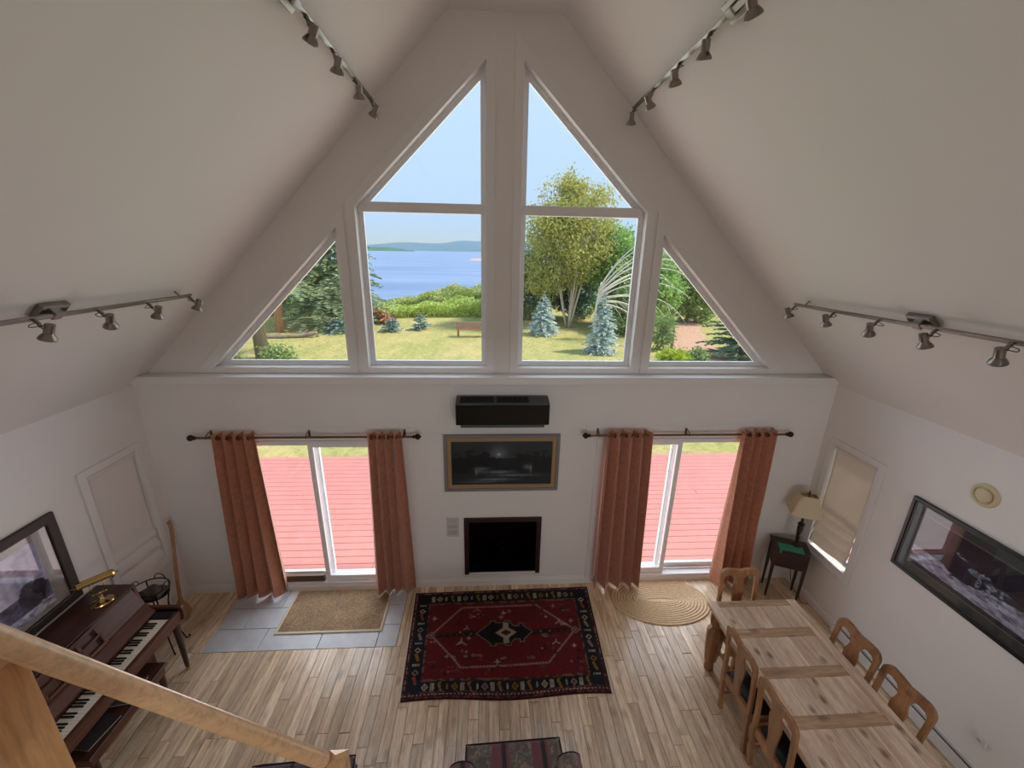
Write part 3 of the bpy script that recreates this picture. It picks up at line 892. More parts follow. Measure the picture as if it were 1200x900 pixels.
# border motifs
def border(px, py, horiz, k):
    c = [CREAM, CREAM, GOLD, PINK, '#8f8a86'][rr.integers(0, 5)]
    if horiz:
        if k % 4 == 0:
            for q in (-0.014, 0.0, 0.014): seg(px+q, py-0.035, px+q, py+0.035, 0.0055, CREAM)
        elif k % 4 == 1: blob(px, py, 0.035, 0.04, c); blob(px, py, 0.02, 0.022, BLK); blob(px, py, 0.009, 0.01, c)
        elif k % 4 == 2: blob(px, py, 0.011, 0.032, c, .9, 'ell')
        else:
            seg(px-0.012, py-0.03, px+0.012, py+0.035, 0.012, GOLD); blob(px, py-0.04, 0.02, 0.012, GOLD)
    else:
        if k % 3 == 0:
            for q in range(4): blob(px-0.03+q*0.02, py, 0.006, 0.011, '#b7aca0', 1, 'box')
        elif k % 3 == 1: blob(px, py, 0.036, 0.034, c); blob(px, py, 0.02, 0.018, BLK)
        else: seg(px-0.01, py-0.03, px+0.014, py+0.03, 0.014, [GOLD, '#a0432f', PINK][rr.integers(0, 3)])
for k, px in enumerate(np.linspace(0.22, 1.84, 23)):
    border(px, 0.112, True, k); border(px, RH-0.118, True, k*3+1)
for k, py in enumerate(np.linspace(0.2, 1.1, 12)):
    border(0.112, py, False, k); border(RW-0.112, py, False, k+1)
img *= 0.74*(0.8+0.4*n3[..., None])
rug = thing('oriental_rug', 'red and navy hand knotted oriental rug lying before the fireplace', 'rug', (0.035, 3.38, 0))
c00, c10, c11, c01 = (-1.019, 4.002), (1.082, 4.035), (1.025, 2.731), (-0.954, 2.736)
rc = [(x-0.035, y-3.38) for x, y in (c00, c10, c11, c01)]
pile = painted('pile', (*rc[0], 0.011), (*rc[1], 0.011), (*rc[3], 0.011), (*rc[2], 0.011), img, M_rugm, rug)
co = np.empty(len(pile.data.vertices)*3, np.float32); pile.data.vertices.foreach_get('co', co); co = co.reshape(gh, gw, 3)
wav = fbm(gh, gw, 5, 77)-0.5; co[..., 2] += 0.004*wav; co[..., 1] += (0.016*np.sin(np.linspace(0, 9, gw))[None, :])*np.linspace(0, 1, gh)[:, None]**4
co[0, :, 2] = co[-1, :, 2] = 0.001; co[:, 0, 2] = co[:, -1, 2] = 0.001
pile.data.vertices.foreach_set('co', co.ravel()); pile.data.update()
for (a, b) in ((rc[0], rc[3]), (rc[1], rc[2])):
    sel = MB(); sel.tube([(a[0], a[1], 0.006), ((a[0]+b[0])/2, (a[1]+b[1])/2, 0.006), (b[0], b[1], 0.006)], 0.008, 6)
    sel.build('selvedge', M_fringe, rug)

# --- seagrass mat on the slate
mt = thing('door_mat', 'rectangular tan seagrass mat with cream binding before the left door', 'mat', (-1.866, 3.80, 0.001))
m_, nt, b_, o_ = nodes('seagrass'); v = coords(nt, 'Object')
wv = N(nt, 'ShaderNodeTexWave', wave_type='BANDS', bands_direction='Y'); wv.inputs['Scale'].default_value = 26; wv.inputs['Distortion'].default_value = 2.5; wv.inputs['Detail'].default_value = 3
L(nt, v, wv.inputs['Vector'])
vx = N(nt, 'ShaderNodeTexVoronoi'); vx.inputs['Scale'].default_value = 120; L(nt, coords(nt, 'Object', (0.45, 1.5, 1)), vx.inputs['Vector'])
big = ramp(nt, noise(nt, v, 5), [(0.35, 0.8), (0.65, 1.1)])
c_ = ramp(nt, vx.outputs['Distance'], [(0.1, lin('#c9a883')), (0.5, lin('#9c7d5c')), (0.75, lin('#7a5f45'))])
c_ = mix_col(nt, 1.0, mix_col(nt, 0.25, c_, ramp(nt, wv.outputs[0], [(0.2, lin('#6d523a')), (0.8, lin('#c0a37e'))])), big, 'MULTIPLY')
L(nt, c_, b_.inputs['Base Color']); b_.inputs['Roughness'].default_value = 0.9
bump(nt, b_, vx.outputs['Distance'], 0.7, 0.006)
MB().cbox((-0.545, -0.285, 0), (0.545, 0.285, 0.009), 0.003).build('weave', m_, mt)
MB().prism([rect(-0.569, -0.308, 0.569, 0.303), rect(-0.541, -0.281, 0.541, 0.281)], 0, 0.0115, 'Z').build('binding', M_cream, mt, bevel=0.003)

# --- oval braided rug, each braid a ring of its own
jt = thing('braided_rug', 'oval tan braided jute rug before the right sliding door', 'rug', (1.915, 3.80, 0.0), -0.04)
for k in range(12):
    f = 1 - k*0.082
    a, b = 0.60, 0.335
    off = (a-b)
    r = b*f
    ex_ = off*(0.55+0.45*f)
    pts = []
    for q in range(56):
        an = 2*PI*q/56
        cx_, sy_ = math.cos(an), math.sin(an)
        pts.append(((ex_*cx_*0.9 + r*cx_)*1.0, r*sy_*(1.03), 0.007))
    mb = MB(); mb.tube(pts, 0.0145, 6, closed=True, M=Matrix.Diagonal((1, 1, 0.5, 1)) @ Matrix.Translation((0, 0, 0.0075)))
    mb.build('braid', M_jute, jt, smooth=True)
MB().prism([[((0.255*0.98+0.335)*math.cos(q*PI/32)*0.97, 0.335*math.sin(q*PI/32)*0.99) for q in range(64)]], 0.0, 0.006, 'Z').build('backing', M_jute, jt)

# ================================================================== DINING TABLE AND CHAIRS
tb = thing('dining_table', 'long rustic pine dining table with panelled top and carved legs', 'table', (2.42, 2.2, 0))
TXL, TXR, TYN, TYF, TZ = -0.443, 0.433, -1.18, 0.838, 0.76
RAIL = 0.088
MBt = lambda lo, hi: MB().cbox(lo, hi, 0.0035)
MBt((TXL, TYN, TZ-0.032), (TXL+0.085, TYF, TZ)).build('side_rail', M_pine, tb)
MBt((TXR-0.085, TYN, TZ-0.032), (TXR, TYF, TZ)).build('side_rail', M_pine, tb)
ys = [TYF-0.07, 0.438, 0.075, -0.29, -0.66, TYN]
cross = [(TYF-0.07, TYF)] + [(y, y+RAIL) for y in ys[1:-1]] + [(TYN, TYN+0.07)]
for a, b in cross:
    MBt((TXL+0.085, a, TZ-0.031), (TXR-0.085, b, TZ-0.001)).build('cross_rail', M_pinex, tb)
rb = random.Random(5)
for (a, _), (c, d) in zip(cross[:-1], cross[1:]):
    xs = [TXL+0.085]
    while xs[-1] < TXR-0.085-0.14: xs.append(xs[-1]+rb.uniform(0.09, 0.15))
    xs.append(TXR-0.085)
    for p, q in zip(xs[:-1], xs[1:]):
        MB().cbox((p+0.0006, d+0.0008, TZ-0.03), (q-0.0006, a-0.0008, TZ-0.0025-rb.uniform(0, 0.0008)), 0.0015).build('panel_board', M_pine, tb)
for lo, hi in (((TXL+0.06, TYN+0.06, TZ-0.145), (TXL+0.082, TYF-0.06, TZ-0.032)), ((TXR-0.082, TYN+0.06, TZ-0.145), (TXR-0.06, TYF-0.06, TZ-0.032))):
    MB().box(lo, hi).build('apron', M_pine, tb, bevel=0.003)
for y in (TYF-0.082, TYN+0.06):
    MB().box((TXL+0.08, y, TZ-0.145), (TXR-0.08, y+0.022, TZ-0.032)).build('apron', M_pinex, tb, bevel=0.003)
lp = [(0.03, 0), (0.036, 0.03), (0.033, 0.075), (0.026, 0.085), (0.026, 0.10), (0.042, 0.125), (0.056, 0.30), (0.06, 0.46), (0.058, 0.5), (0.036, 0.53), (0.032, 0.555), (0.05, 0.575), (0.054, 0.60), (0.054, TZ-0.033)]
for x in (TXL+0.085, TXR-0.085):
    for y in (TYN+0.09, TYF-0.088):
        mb = MB(); mb.lathe([(r*1.35, z) for r, z in lp], 8, T(x, y), a0=PI/8 if False else PI/4)
        # squash the octagon to a chamfered square
        mb.build('leg', M_pinez, tb, bevel=0.003)

def lean(z):  # backwards rake of the back and rear legs (y, towards -Y)
    pts = [(0, -0.182), (0.14, -0.196), (0.30, -0.215), (0.45, -0.225), (0.6, -0.232), (0.8, -0.25), (1.0, -0.275), (1.1, -0.29)]
    for (a, ya), (b, yb) in zip(pts[:-1], pts[1:]):
        if a <= z <= b:
            t = (z-a)/(b-a); return ya+(yb-ya)*t
    return pts[-1][1]
def leaned(mb):
    mb.v = [(x, y+lean(z), z) for x, y, z in mb.v]; return mb
def make_chair(label):
    t = thing('dining_chair', label, 'chair', (0, 0, 0), group='pine splat back dining chairs')
    hw, pw = 0.195, 0.034
    # back frame: two posts and the yoke shaped crest in one piece
    outer = [(-hw, 0.45), (-hw, 0.6), (-hw, 0.75), (-hw-0.004, 0.88)]
    for q in range(7):
        an = PI - q*(PI/2)/6; outer.append((-hw+0.066+0.07*math.cos(an), 0.925+0.068*math.sin(an)))
    outer += [(-0.07, 0.990), (0.0, 0.977), (0.07, 0.990)]
    right = [(-x, z) for x, z in reversed(outer) if x < -0.071]
    outer = outer + right
    inner = [(-hw+pw, 0.45), (-hw+pw, 0.6), (-hw+pw, 0.75), (-hw+pw, 0.86)]
    for q in range(6):
        an = PI - q*(PI/2)/5; inner.append((-hw+pw+0.048+0.048*math.cos(an), 0.885+0.042*math.sin(an)))
    inner += [(-0.05, 0.912), (0.05, 0.912)]
    inner += [(-x, z) for x, z in reversed(inner) if x < -0.06]
    loop = outer + list(reversed(inner))
    leaned(MB().prism([loop], -0.013, 0.015, 'Y')).build('back_frame', M_chair, t, bevel=0.006)
    prof = [(0.046, 0.455), (0.04, 0.52), (0.043, 0.58), (0.053, 0.66), (0.063, 0.73), (0.062, 0.78), (0.049, 0.82), (0.044, 0.85), (0.058, 0.89), (0.082, 0.925)]
    loop = [(-a, z) for a, z in prof] + [(a, z) for a, z in reversed(prof)]
    leaned(MB().prism([loop], -0.006, 0.010, 'Y')).build('splat', M_chair, t, bevel=0.003)
    for s in (-1, 1):
        mb = MB()
        vs = []; zs = [0, 0.1, 0.2, 0.3, 0.4, 0.46]
        for z in zs:
            y = lean(z); h = 0.017
            vs += [(s*(hw-0.018)-h, y-h, z), (s*(hw-0.018)+h, y-h, z), (s*(hw-0.018)+h, y+h, z), (s*(hw-0.018)-h, y+h, z)]
        fs = [(3, 2, 1, 0), tuple(range(20, 24))]
        for i in range(5):
            for j in range(4): fs.append((i*4+j, i*4+(j+1) % 4, i*4+4+(j+1) % 4, i*4+4+j))
        mb.add(vs, fs); mb.build('leg', M_chair, t, bevel=0.004)
        MB().prism([[(s*0.205-0.02, 0.165), (s*0.205+0.02, 0.165), (s*0.205+0.02, 0.205), (s*0.205-0.02, 0.205)]], 0, 0.405, 'Z').build('leg', M_chair, t, bevel=0.005)
        MB().box((s*0.19-0.011, -0.19, 0.15), (s*0.195+0.011, 0.17, 0.178)).build('stretcher', M_chair, t, bevel=0.003)
        MB().prism([[(s*hw*0.95-0.012, -0.215), (s*hw*0.95+0.012, -0.215), (s*0.215+0.011, 0.2), (s*0.215-0.011, 0.2)]], 0.365, 0.435, 'Z').build('seat_rail', M_chair, t, bevel=0.004)
    MB().box((-0.185, -0.03, 0.152), (0.185, -0.008, 0.176)).build('stretcher', M_chair, t, bevel=0.003)
    MB().box((-0.2, 0.182, 0.365), (0.2, 0.207, 0.435)).build('seat_rail', M_chair, t, bevel=0.004)
    MB().box((-0.17, -0.228, 0.375), (0.17, -0.205, 0.455)).build('seat_rail', M_chair, t, bevel=0.004)
    mb = MB()
    gx, gy = 13, 12
    vs = []; 
    for j in range(gy):
        for i in range(gx):
            u, v_ = i/(gx-1)*2-1, j/(gy-1)*2-1
            wx = 0.172+0.022*(v_+1)/2
            vs.append((u*wx, v_*0.18+0.005, 0.432+0.034*(1-abs(u)**3.2)**0.6*(1-abs(v_)**3.2)**0.6))
    fs = [(j*gx+i, j*gx+i+1, (j+1)*gx+i+1, (j+1)*gx+i) for j in range(gy-1) for i in range(gx-1)]
    mb.add(vs, fs); mb.box((-0.172, -0.172, 0.41), (0.172, 0.185, 0.433))
    mb.build('seat_cushion', M_leather, t, smooth=True)
    return t
proto = make_chair('pine splat back chair at the far head of the long table')
spots = [(2.360, 2.93, PI, None),
         (2.168, 2.403, -PI/2, 'pine splat back chair on the room side of the table, farther one'),
         (2.168, 1.965, -PI/2, 'pine splat back chair on the room side of the table, nearer one'),
         (2.668, 2.445, PI/2, 'pine splat back chair on the wall side of the table, farther one'),
         (2.668, 2.02, PI/2, 'pine splat back chair on the wall side of the table, nearer one')]
for i, (x, y, rz, lb) in enumerate(spots):
    c = proto if i == 0 else copy_tree(proto)
    c.location = (x, y, 0); c.rotation_euler = (0, 0, rz)
    if lb: c['label'] = lb

# ================================================================== NIGHTSTAND CORNER
M_dark = wood('dark_red_mahogany', '#43211c', '#28120f', 'X', 'Object', 0.4, 10)
M_darkz = wood('dark_red_mahogany_legs', '#43211c', '#28120f', 'Z', 'Object', 0.4, 10)
ns = thing('nightstand', 'small dark mahogany stand with tapered legs in the right corner', 'side table', (3.43, 3.865, 0), math.radians(-24))
hw, hd, H = 0.178, 0.125, 0.70
for sx in (-1, 1):
    for sy in (-1, 1):
        x, y = sx*(hw-0.018), sy*(hd-0.018)
        vs = []
        for z, r in ((0, 0.010), (0.45, 0.016), (H-0.02, 0.017)):
            vs += [(x-r, y-r, z), (x+r, y-r, z), (x+r, y+r, z), (x-r, y+r, z)]
        fs = [(3, 2, 1, 0), (8, 9, 10, 11)] + [(i*4+j, i*4+(j+1) % 4, i*4+4+(j+1) % 4, i*4+4+j) for i in range(2) for j in range(4)]
        MB().add(vs, fs).build('leg', M_darkz, ns, bevel=0.002)
MB().box((-hw+0.008, -hd+0.01, 0.455), (hw-0.008, hd-0.008, H-0.018)).build('case', M_dark, ns, bevel=0.002)
MB().box((-hw+0.034, -hd+0.002, 0.475), (hw-0.034, -hd+0.012, H-0.04)).build('drawer', M_dark, ns, bevel=0.002)
c_ = 0.035
MB().prism([[(-hw-0.012, -hd-0.012), (hw+0.012-c_, -hd-0.012), (hw+0.012, -hd-0.012+c_), (hw+0.012, hd+0.006), (-hw-0.012, hd+0.006)]], H-0.018, H, 'Z').build('top', M_dark, ns, bevel=0.004)
# lamp
lx, ly = 3.50, 3.875
lm = thing('table_lamp', 'table lamp with dark turned base and cream tapered shade on the nightstand', 'lamp', (lx, ly, H), math.radians(-24))
base = [(0.058, 0.0), (0.06, 0.012), (0.045, 0.022), (0.02, 0.032), (0.015, 0.05), (0.02, 0.08), (0.03, 0.2), (0.033, 0.245), (0.026, 0.262), (0.036, 0.275), (0.036, 0.295), (0.016, 0.31), (0.012, 0.40), (0.012, 0.47)]
MB().lathe(base, 10).build('base', plain('dark_lamp_base', '#2a1d1b', 0.35), lm, auto=35)
def shade_ring(z, hw_, hd_, ch):
    return [(-hw_+ch, -hd_, z), (hw_-ch, -hd_, z), (hw_, -hd_+ch, z), (hw_, hd_-ch, z), (hw_-ch, hd_, z), (-hw_+ch, hd_, z), (-hw_, hd_-ch, z), (-hw_, -hd_+ch, z)]
vs = shade_ring(0.44, 0.155, 0.125, 0.025) + shade_ring(0.68, 0.085, 0.065, 0.015)
fs = [(j, (j+1) % 8, 8+(j+1) % 8, 8+j) for j in range(8)]
so = MB().add(vs, fs).build('shade', M_shade, lm)
md = so.modifiers.new('solidify', 'SOLIDIFY'); md.thickness = 0.004
hp = MB()
hp.tube([(-0.08, 0, 0.675), (0, 0, 0.682), (0.08, 0, 0.675)], 0.003, 6); hp.tube([(0, -0.06, 0.675), (0, 0, 0.682), (0, 0.06, 0.675)], 0.003, 6)
hp.lathe([(0.004, 0.66), (0.008, 0.685), (0.006, 0.695), (0.011, 0.705), (0.004, 0.72), (0.003, 0.735)], 8)
hp.tube([(0, 0, 0.46), (0, 0, 0.68)], 0.005, 6)
hp.build('harp_finial', M_iron, lm)
# green card with a bent corner
gc = MB()
R_ = T(3.43, 3.865, H+0.0015, math.radians(-24))
gc.add([(-0.135, -0.128, 0), (0.118, -0.128, 0), (0.118, 0.0, 0.0005), (-0.135, 0.0, 0.0005), (-0.135, -0.145, -0.004), (-0.115, -0.145, -0.004), (-0.115, -0.128, 0), (-0.135, -0.147, -0.04), (-0.117, -0.147, -0.03)],
       [(0, 6, 2, 3), (6, 1, 2), (0, 4, 5, 6), (4, 7, 8, 5)], R_)
g_ = gc.build('green_card', M_green, None, label='green sheet of card lying on the front of the nightstand', cat='card')
md = g_.modifiers.new('solidify', 'SOLIDIFY'); md.thickness = 0.001; md.offset = 1
ik = MB()
for a, b, y in ((-0.07, 0.03, -0.05), (0.045, 0.06, -0.05)): ik.box((a, y-0.003, 0.0026), (b, y+0.003, 0.0031), R_)
ik.build('ink_line', M_blackmatte, g_)
lc = MB(); lc.tube(smooth_path([(3.60, 4.06, 0.62), (3.66, 4.05, 0.3), (3.655, 3.95, 0.04), (3.64, 3.80, 0.012), (3.60, 3.70, 0.01), (3.665, 3.66, 0.02)], 6), 0.004, 6)
lc.build('lamp_cord', M_cable, None, smooth=True, label='thin black lamp cord trailing behind the nightstand to the skirting', cat='cord')
# ================================================================== PIANO
pn = thing('upright_piano', 'dark mahogany spinet piano standing along the left wall', 'piano', (-3.69, 2.43, 0))
PX0 = 0.0                     # back, local x; local y from near (-) to far (+)
PYN, PYF = -0.74, 0.76
KB = 0.72                     # key top height
# case back part
MB().box((0.01, PYN+0.02, 0.02), (0.30, PYF-0.02, 0.98)).build('case', M_mahog, pn, bevel=0.004)
MB().cbox((0.0, PYN, 0.98), (0.325, PYF, 1.005), 0.005).build('top_lid', M_mahog, pn)
# sloping upper front and fall
MB().prism([[(0.29, 0.98), (0.325, 0.98), (0.40, 0.815), (0.385, 0.805), (0.29, 0.805)]], PYN+0.04, PYF-0.04, 'Y').build('upper_panel', M_mahogx, pn, bevel=0.003)
MB().prism([[(0.36, 0.81), (0.405, 0.81), (0.485, 0.748), (0.485, 0.70), (0.36, 0.70)]], PYN+0.05, PYF-0.05, 'Y').build('fallboard', M_mahogx, pn, bevel=0.004)
# music desk: open frame leaning on the upper panel
md_ = MB(); Md = Matrix.Translation((0.338, 0.0, 0.985)) @ Matrix.Rotation(math.radians(-24.5), 4, 'Y')
def dbox(y0, y1, s0, s1): md_.box((-0.001, y0, -s1), (0.012, y1, -s0), Md)
dbox(-0.33, 0.33, -0.01, 0.018); dbox(-0.33, 0.33, 0.155, 0.178)
for y in (-0.33, -0.17, -0.012, 0.148, 0.306): dbox(y, y+0.024, 0.0, 0.17)
dbox(-0.33, 0.33, 0.075, 0.092)
md_.build('music_desk', M_mahogx, pn, bevel=0.002)
sh = MB(); sh.box((0.372, -0.36, 0.803), (0.425, 0.36, 0.818)); sh.build('music_shelf', M_mahogx, pn, bevel=0.003)
# key bed and cheeks
MB().box((0.30, PYN+0.02, 0.60), (0.675, PYF-0.02, 0.695)).build('key_bed', M_mahogx, pn, bevel=0.003)
MB().box((0.650, PYN+0.05, 0.66), (0.688, PYF-0.05, 0.722)).build('key_slip', M_mahogx, pn, bevel=0.004)
cheek = [(0.0, 0.02), (0.30, 0.02), (0.30, 0.58), (0.69, 0.60), (0.70, 0.64), (0.70, 0.735), (0.685, 0.752), (0.43, 0.755)]
cheek += [(0.395, 0.765), (0.365, 0.79), (0.345, 0.84), (0.335, 0.91), (0.328, 0.99), (0.0, 0.99)]
for y0 in (PYN, PYF-0.03):
    MB().prism([cheek], y0, y0+0.03, 'Y').build('cheek', M_mahogx, pn, bevel=0.004)
for y0 in (PYN+0.03, PYF-0.13):
    MB().box((0.47, y0, 0.69), (0.66, y0+0.10, 0.728)).build('key_block', M_blackgloss, pn, bevel=0.003)
# keys: treble at the far end
KF = PYF-0.135; KW = 0.02345
wm = MB().cbox((0.0, 0.0006, 0), (0.150, KW-0.0006, 0.022), 0.0015).mesh('white_key'); wm.materials.append(M_ivory)
bmk = MB().cbox((0.0, -0.0055, 0), (0.095, 0.0055, 0.012), 0.0022).mesh('black_key'); bmk.materials.append(M_ebony)
names = ['C', 'B', 'A', 'G', 'F', 'E', 'D']
for k in range(52):
    y = KF - (k+1)*KW
    link('white_key', wm, pn, loc=(0.498, y, KB-0.022))
    nm = names[k % 7]
    if nm in ('B', 'A', 'G', 'E', 'D') and k < 51:     # a sharp lies between this key and the next lower one
        link('black_key', bmk, pn, loc=(0.494, y, KB-0.001))
# legs, lower panel, pedals
MB().box((0.262, PYN+0.06, 0.08), (0.305, PYF-0.06, 0.6)).build('lower_panel', M_mahogx, pn, bevel=0.003)
for y in (PYN+0.045, PYF-0.045):
    mb = MB(); mb.lathe([(0.011, 0.0), (0.013, 0.035), (0.016, 0.05), (0.019, 0.06), (0.021, 0.12), (0.030, 0.50), (0.034, 0.56), (0.034, 0.60)], 14, T(0.615, y, 0))
    lg_ = mb.build('leg', M_mahogz, pn, auto=40)
    MB().lathe([(0.012, 0.0), (0.018, 0.004), (0.018, 0.022), (0.013, 0.03)], 10, T(0.615, y, 0)).build('caster', M_brass, lg_, auto=40)
for y in (-0.08, 0.0, 0.08):
    MB().prism([[(0.27, 0.04), (0.36, 0.04), (0.40, 0.05), (0.40, 0.058), (0.27, 0.055)]], y-0.014, y+0.014, 'Y').build('pedal', M_brass, pn, bevel=0.003)

# bench under the keyboard
bn = thing('piano_bench', 'dark wooden piano bench pushed under the piano keyboard', 'bench', (-3.13, 2.47, 0))
MB().cbox((-0.17, -0.36, 0.44), (0.17, 0.38, 0.465), 0.006).build('lid', M_mahog, bn)
MB().box((-0.15, -0.34, 0.36), (0.15, 0.36, 0.44)).build('box', M_mahogx, bn, bevel=0.003)
for x in (-0.13, 0.13):
    for y in (-0.31, 0.33):
        MB().lathe([(0.012, 0), (0.02, 0.06), (0.016, 0.08), (0.026, 0.3), (0.026, 0.36)], 10, T(x, y, 0)).build('leg', M_mahogz, bn, auto=40)
for k, (y, c, w_) in enumerate(((-0.17, '#3a3230', 0.12), (0.12, '#51413c', 0.11))):
    bk = thing('music_book', ['dark music book lying on the near half of the piano bench', 'brownish music book lying on the far half of the piano bench'][k], 'book', (-3.10, 2.47+y, 0.4655), 0.15*(k*2-1))
    MB().box((-0.1, -w_, 0.002), (0.1, w_, 0.010)).build('pages', M_paper, bk)
    cv = MB(); cv.box((-0.103, -w_-0.003, 0.010), (0.103, w_+0.003, 0.0125)); cv.box((-0.103, -w_-0.003, 0.0), (0.103, w_+0.003, 0.002)); cv.box((-0.105, -w_-0.003, 0.0), (-0.102, w_+0.003, 0.0125))
    cv.build('cover', plain('book_cover_%s' % 'ab'[k], c, 0.5, var=0.3, vscale=14), bk)

# brass piano lamp
bl = thing('brass_lamp', 'polished brass bankers lamp standing on the piano lid', 'lamp', (-3.465, 2.985, 1.005), math.radians(-42))
MB().lathe([(0.0, 0.0), (0.078, 0.0), (0.084, 0.006), (0.08, 0.014), (0.06, 0.022), (0.03, 0.032), (0.016, 0.045), (0.012, 0.06), (0.018, 0.066), (0.012, 0.075)][1:], 24, T(s=(0.8, 1.0, 1))).build('base', M_brass, bl, auto=40)
st = MB()
st.tube([(0, 0, 0.07), (0.0, 0, 0.10)], 0.007, 8)
st.tube([(0, -0.045, 0.10), (0, 0.045, 0.10)], 0.006, 8); st.sphere((0, 0, 0.10), 0.012)
for y in (-0.04, 0.04):
    st.tube([(0, y, 0.095), (-0.012, y, 0.225)], 0.0045, 8); st.sphere((0, y, 0.10), 0.009)
st.build('stem', M_brass, bl, smooth=True)
shd = MB(); Ms = Matrix.Translation((-0.005, -0.0, 0.232)) @ Matrix.Rotation(-PI/2, 4, 'X')
arc = [(0.036*math.cos(a), 0.036*math.sin(a)) for a in np.linspace(math.radians(-200), math.radians(20), 14)]
arc2 = [(x*0.93, y*0.93) for x, y in reversed(arc)]
shd.prism([arc+arc2], -0.105, 0.105, 'Z', Ms)
shd.build('shade', M_brass, bl, auto=30)
for s in (-1, 1):
    MB().lathe([(0.038, 0), (0.038, 0.01), (0.027, 0.024), (0.008, 0.03), (0.004, 0.045), (0.002, 0.05)], 14,
               Matrix.Translation((-0.005, s*0.10, 0.232)) @ Matrix.Rotation(-s*PI/2, 4, 'X')).build('end_cap', M_brass, bl, auto=30)

# wire stand with a folded cloth
ws = thing('wire_stand', 'black wrought iron plant stand with scroll feet beside the piano', 'plant stand', (-3.44, 3.40, 0))
rim = MB()
rim.tube([(0.155*math.cos(q*2*PI/28), 0.125*math.sin(q*2*PI/28), 0.76) for q in range(28)], 0.006, 6, closed=True)
rim.build('rim', M_iron, ws, smooth=True)
tr = MB(); tr.lathe([(0.135, 0.0), (0.135, 0.006)], 24, T(0, 0, 0.675, s=(1.05, 0.85, 1)))
tr.tube([(0.14*math.cos(q*2*PI/28), 0.112*math.sin(q*2*PI/28), 0.68) for q in range(28)], 0.005, 6, closed=True)
tr.build('tray', M_iron, ws)
for k in range(4):
    an = PI/4 + k*PI/2; cx_, sy_ = math.cos(an), math.sin(an)
    pts = [(0.155*cx_, 0.125*sy_, 0.76), (0.142*cx_, 0.114*sy_, 0.68), (0.10*cx_, 0.08*sy_, 0.5), (0.11*cx_, 0.09*sy_, 0.25), (0.16*cx_, 0.12*sy_, 0.04), (0.18*cx_, 0.135*sy_, 0.008), (0.20*cx_, 0.15*sy_, 0.014), (0.202*cx_, 0.152*sy_, 0.032), (0.188*cx_, 0.142*sy_, 0.034)]
    mb = MB(); mb.tube(smooth_path(pts, 5), 0.0065, 6); mb.build('leg', M_iron, ws, smooth=True)
    # little loops on the rim
    c = Vector((0.15*math.cos(an+PI/4), 0.12*math.sin(an+PI/4), 0.765)); t_ = Vector((-math.sin(an+PI/4), math.cos(an+PI/4), 0))
    lpz = [c + t_*(0.05*math.cos(q)) + Vector((0, 0, 0.055*math.sin(q))) for q in np.linspace(0, PI, 12)]
    mb = MB(); mb.tube(lpz, 0.0045, 6); mb.build('loop', M_iron, ws, smooth=True)
gx, gy = 18, 14; vs = []
for j in range(gy):
    for i in range(gx):
        u, v_ = i/(gx-1)*2-1, j/(gy-1)*2-1
        vs.append((u*0.108, v_*0.085, 0.004+0.075*max(0, 1-abs(u)**3)**0.6*max(0, 1-abs(v_)**3)**0.6*(0.8+0.25*math.sin(u*4+v_*3))))
fs = [(j*gx+i, j*gx+i+1, (j+1)*gx+i+1, (j+1)*gx+i) for j in range(gy-1) for i in range(gx-1)]
mb = MB().add(vs, fs); mb.box((-0.1, -0.078, 0.0), (0.1, 0.078, 0.006))
mb.build('folded_cloth', M_cloth, None, smooth=True, loc=(-3.44, 3.40, 0.683), label='folded grey-brown cloth lying in the black wire stand', cat='cloth')

# broom leaning in the corner
br = thing('broom', 'wooden broom with crooked handle leaning in the left corner', 'broom', (-3.56, 3.80, 0))
pts = smooth_path([(0.0, 0.0, 0.16), (-0.02, 0.06, 0.42), (-0.035, 0.13, 0.72), (-0.05, 0.19, 0.96), (-0.072, 0.215, 1.04), (-0.092, 0.225, 1.06)], 6)
mb = MB(); mb.tube(pts, [0.0185]*(len(pts)-1)+[0.014], 10); mb.build('handle', wood('broom_handle', '#c49470', '#9a6c4a', 'Z', 'Object', 0.5, 14), br, smooth=True)
hd_ = MB(); hd_.lathe([(0.022, 0.2), (0.03, 0.165), (0.056, 0.12), (0.072, 0.07), (0.075, 0.03), (0.066, 0.0)], 22); hd_.build('bristle_head', M_straw, br, smooth=True)
bd = MB()
for z, r in ((0.165, 0.033), (0.18, 0.029)): bd.tube([(r*math.cos(q*PI/8), r*math.sin(q*PI/8), z) for q in range(16)], 0.004, 6, closed=True)
bd.build('binding', M_straw, br)

# ================================================================== PICTURES ON THE SIDE WALLS
# left: blue-violet water scene in a dark frame
h, w = 120, 130
yy, xx = np.mgrid[0:1:h*1j, 0:1:w*1j]; n1 = fbm(h, w, 5, 31); n2 = fbm(h, w, 22, 32); st_ = fbm(h, w, 9, 33, 3, 0.15)
img = lerp(col3('#6a6490'), col3('#d2cee6'), np.clip(st_*2-0.5, 0, 1)[..., None])*(0.6+0.7*n2[..., None])
img = np.where((yy > 0.62)[..., None], lerp(col3('#20203a'), col3('#6a6c92'), np.clip(n2*2-0.6, 0, 1)[..., None]), img)
dk = np.exp(-((xx-0.85)/0.16)**2-((yy-0.68)/0.22)**2) > 0.5-0.35*(n2-0.5)
img = np.where(dk[..., None], col3('#1f1d2e')*(0.6+1.2*n2[..., None]), img)
img = np.where(((yy > 0.88) & (xx > 0.5))[..., None], lerp(col3('#4a4966'), col3('#d0cee2'), np.clip(n2*2.2-0.6, 0, 1)[..., None]), img)
fl = thing('framed_print', 'dark framed print of violet woods and water on the left wall', 'picture', (-W, 2.5, 1.03))
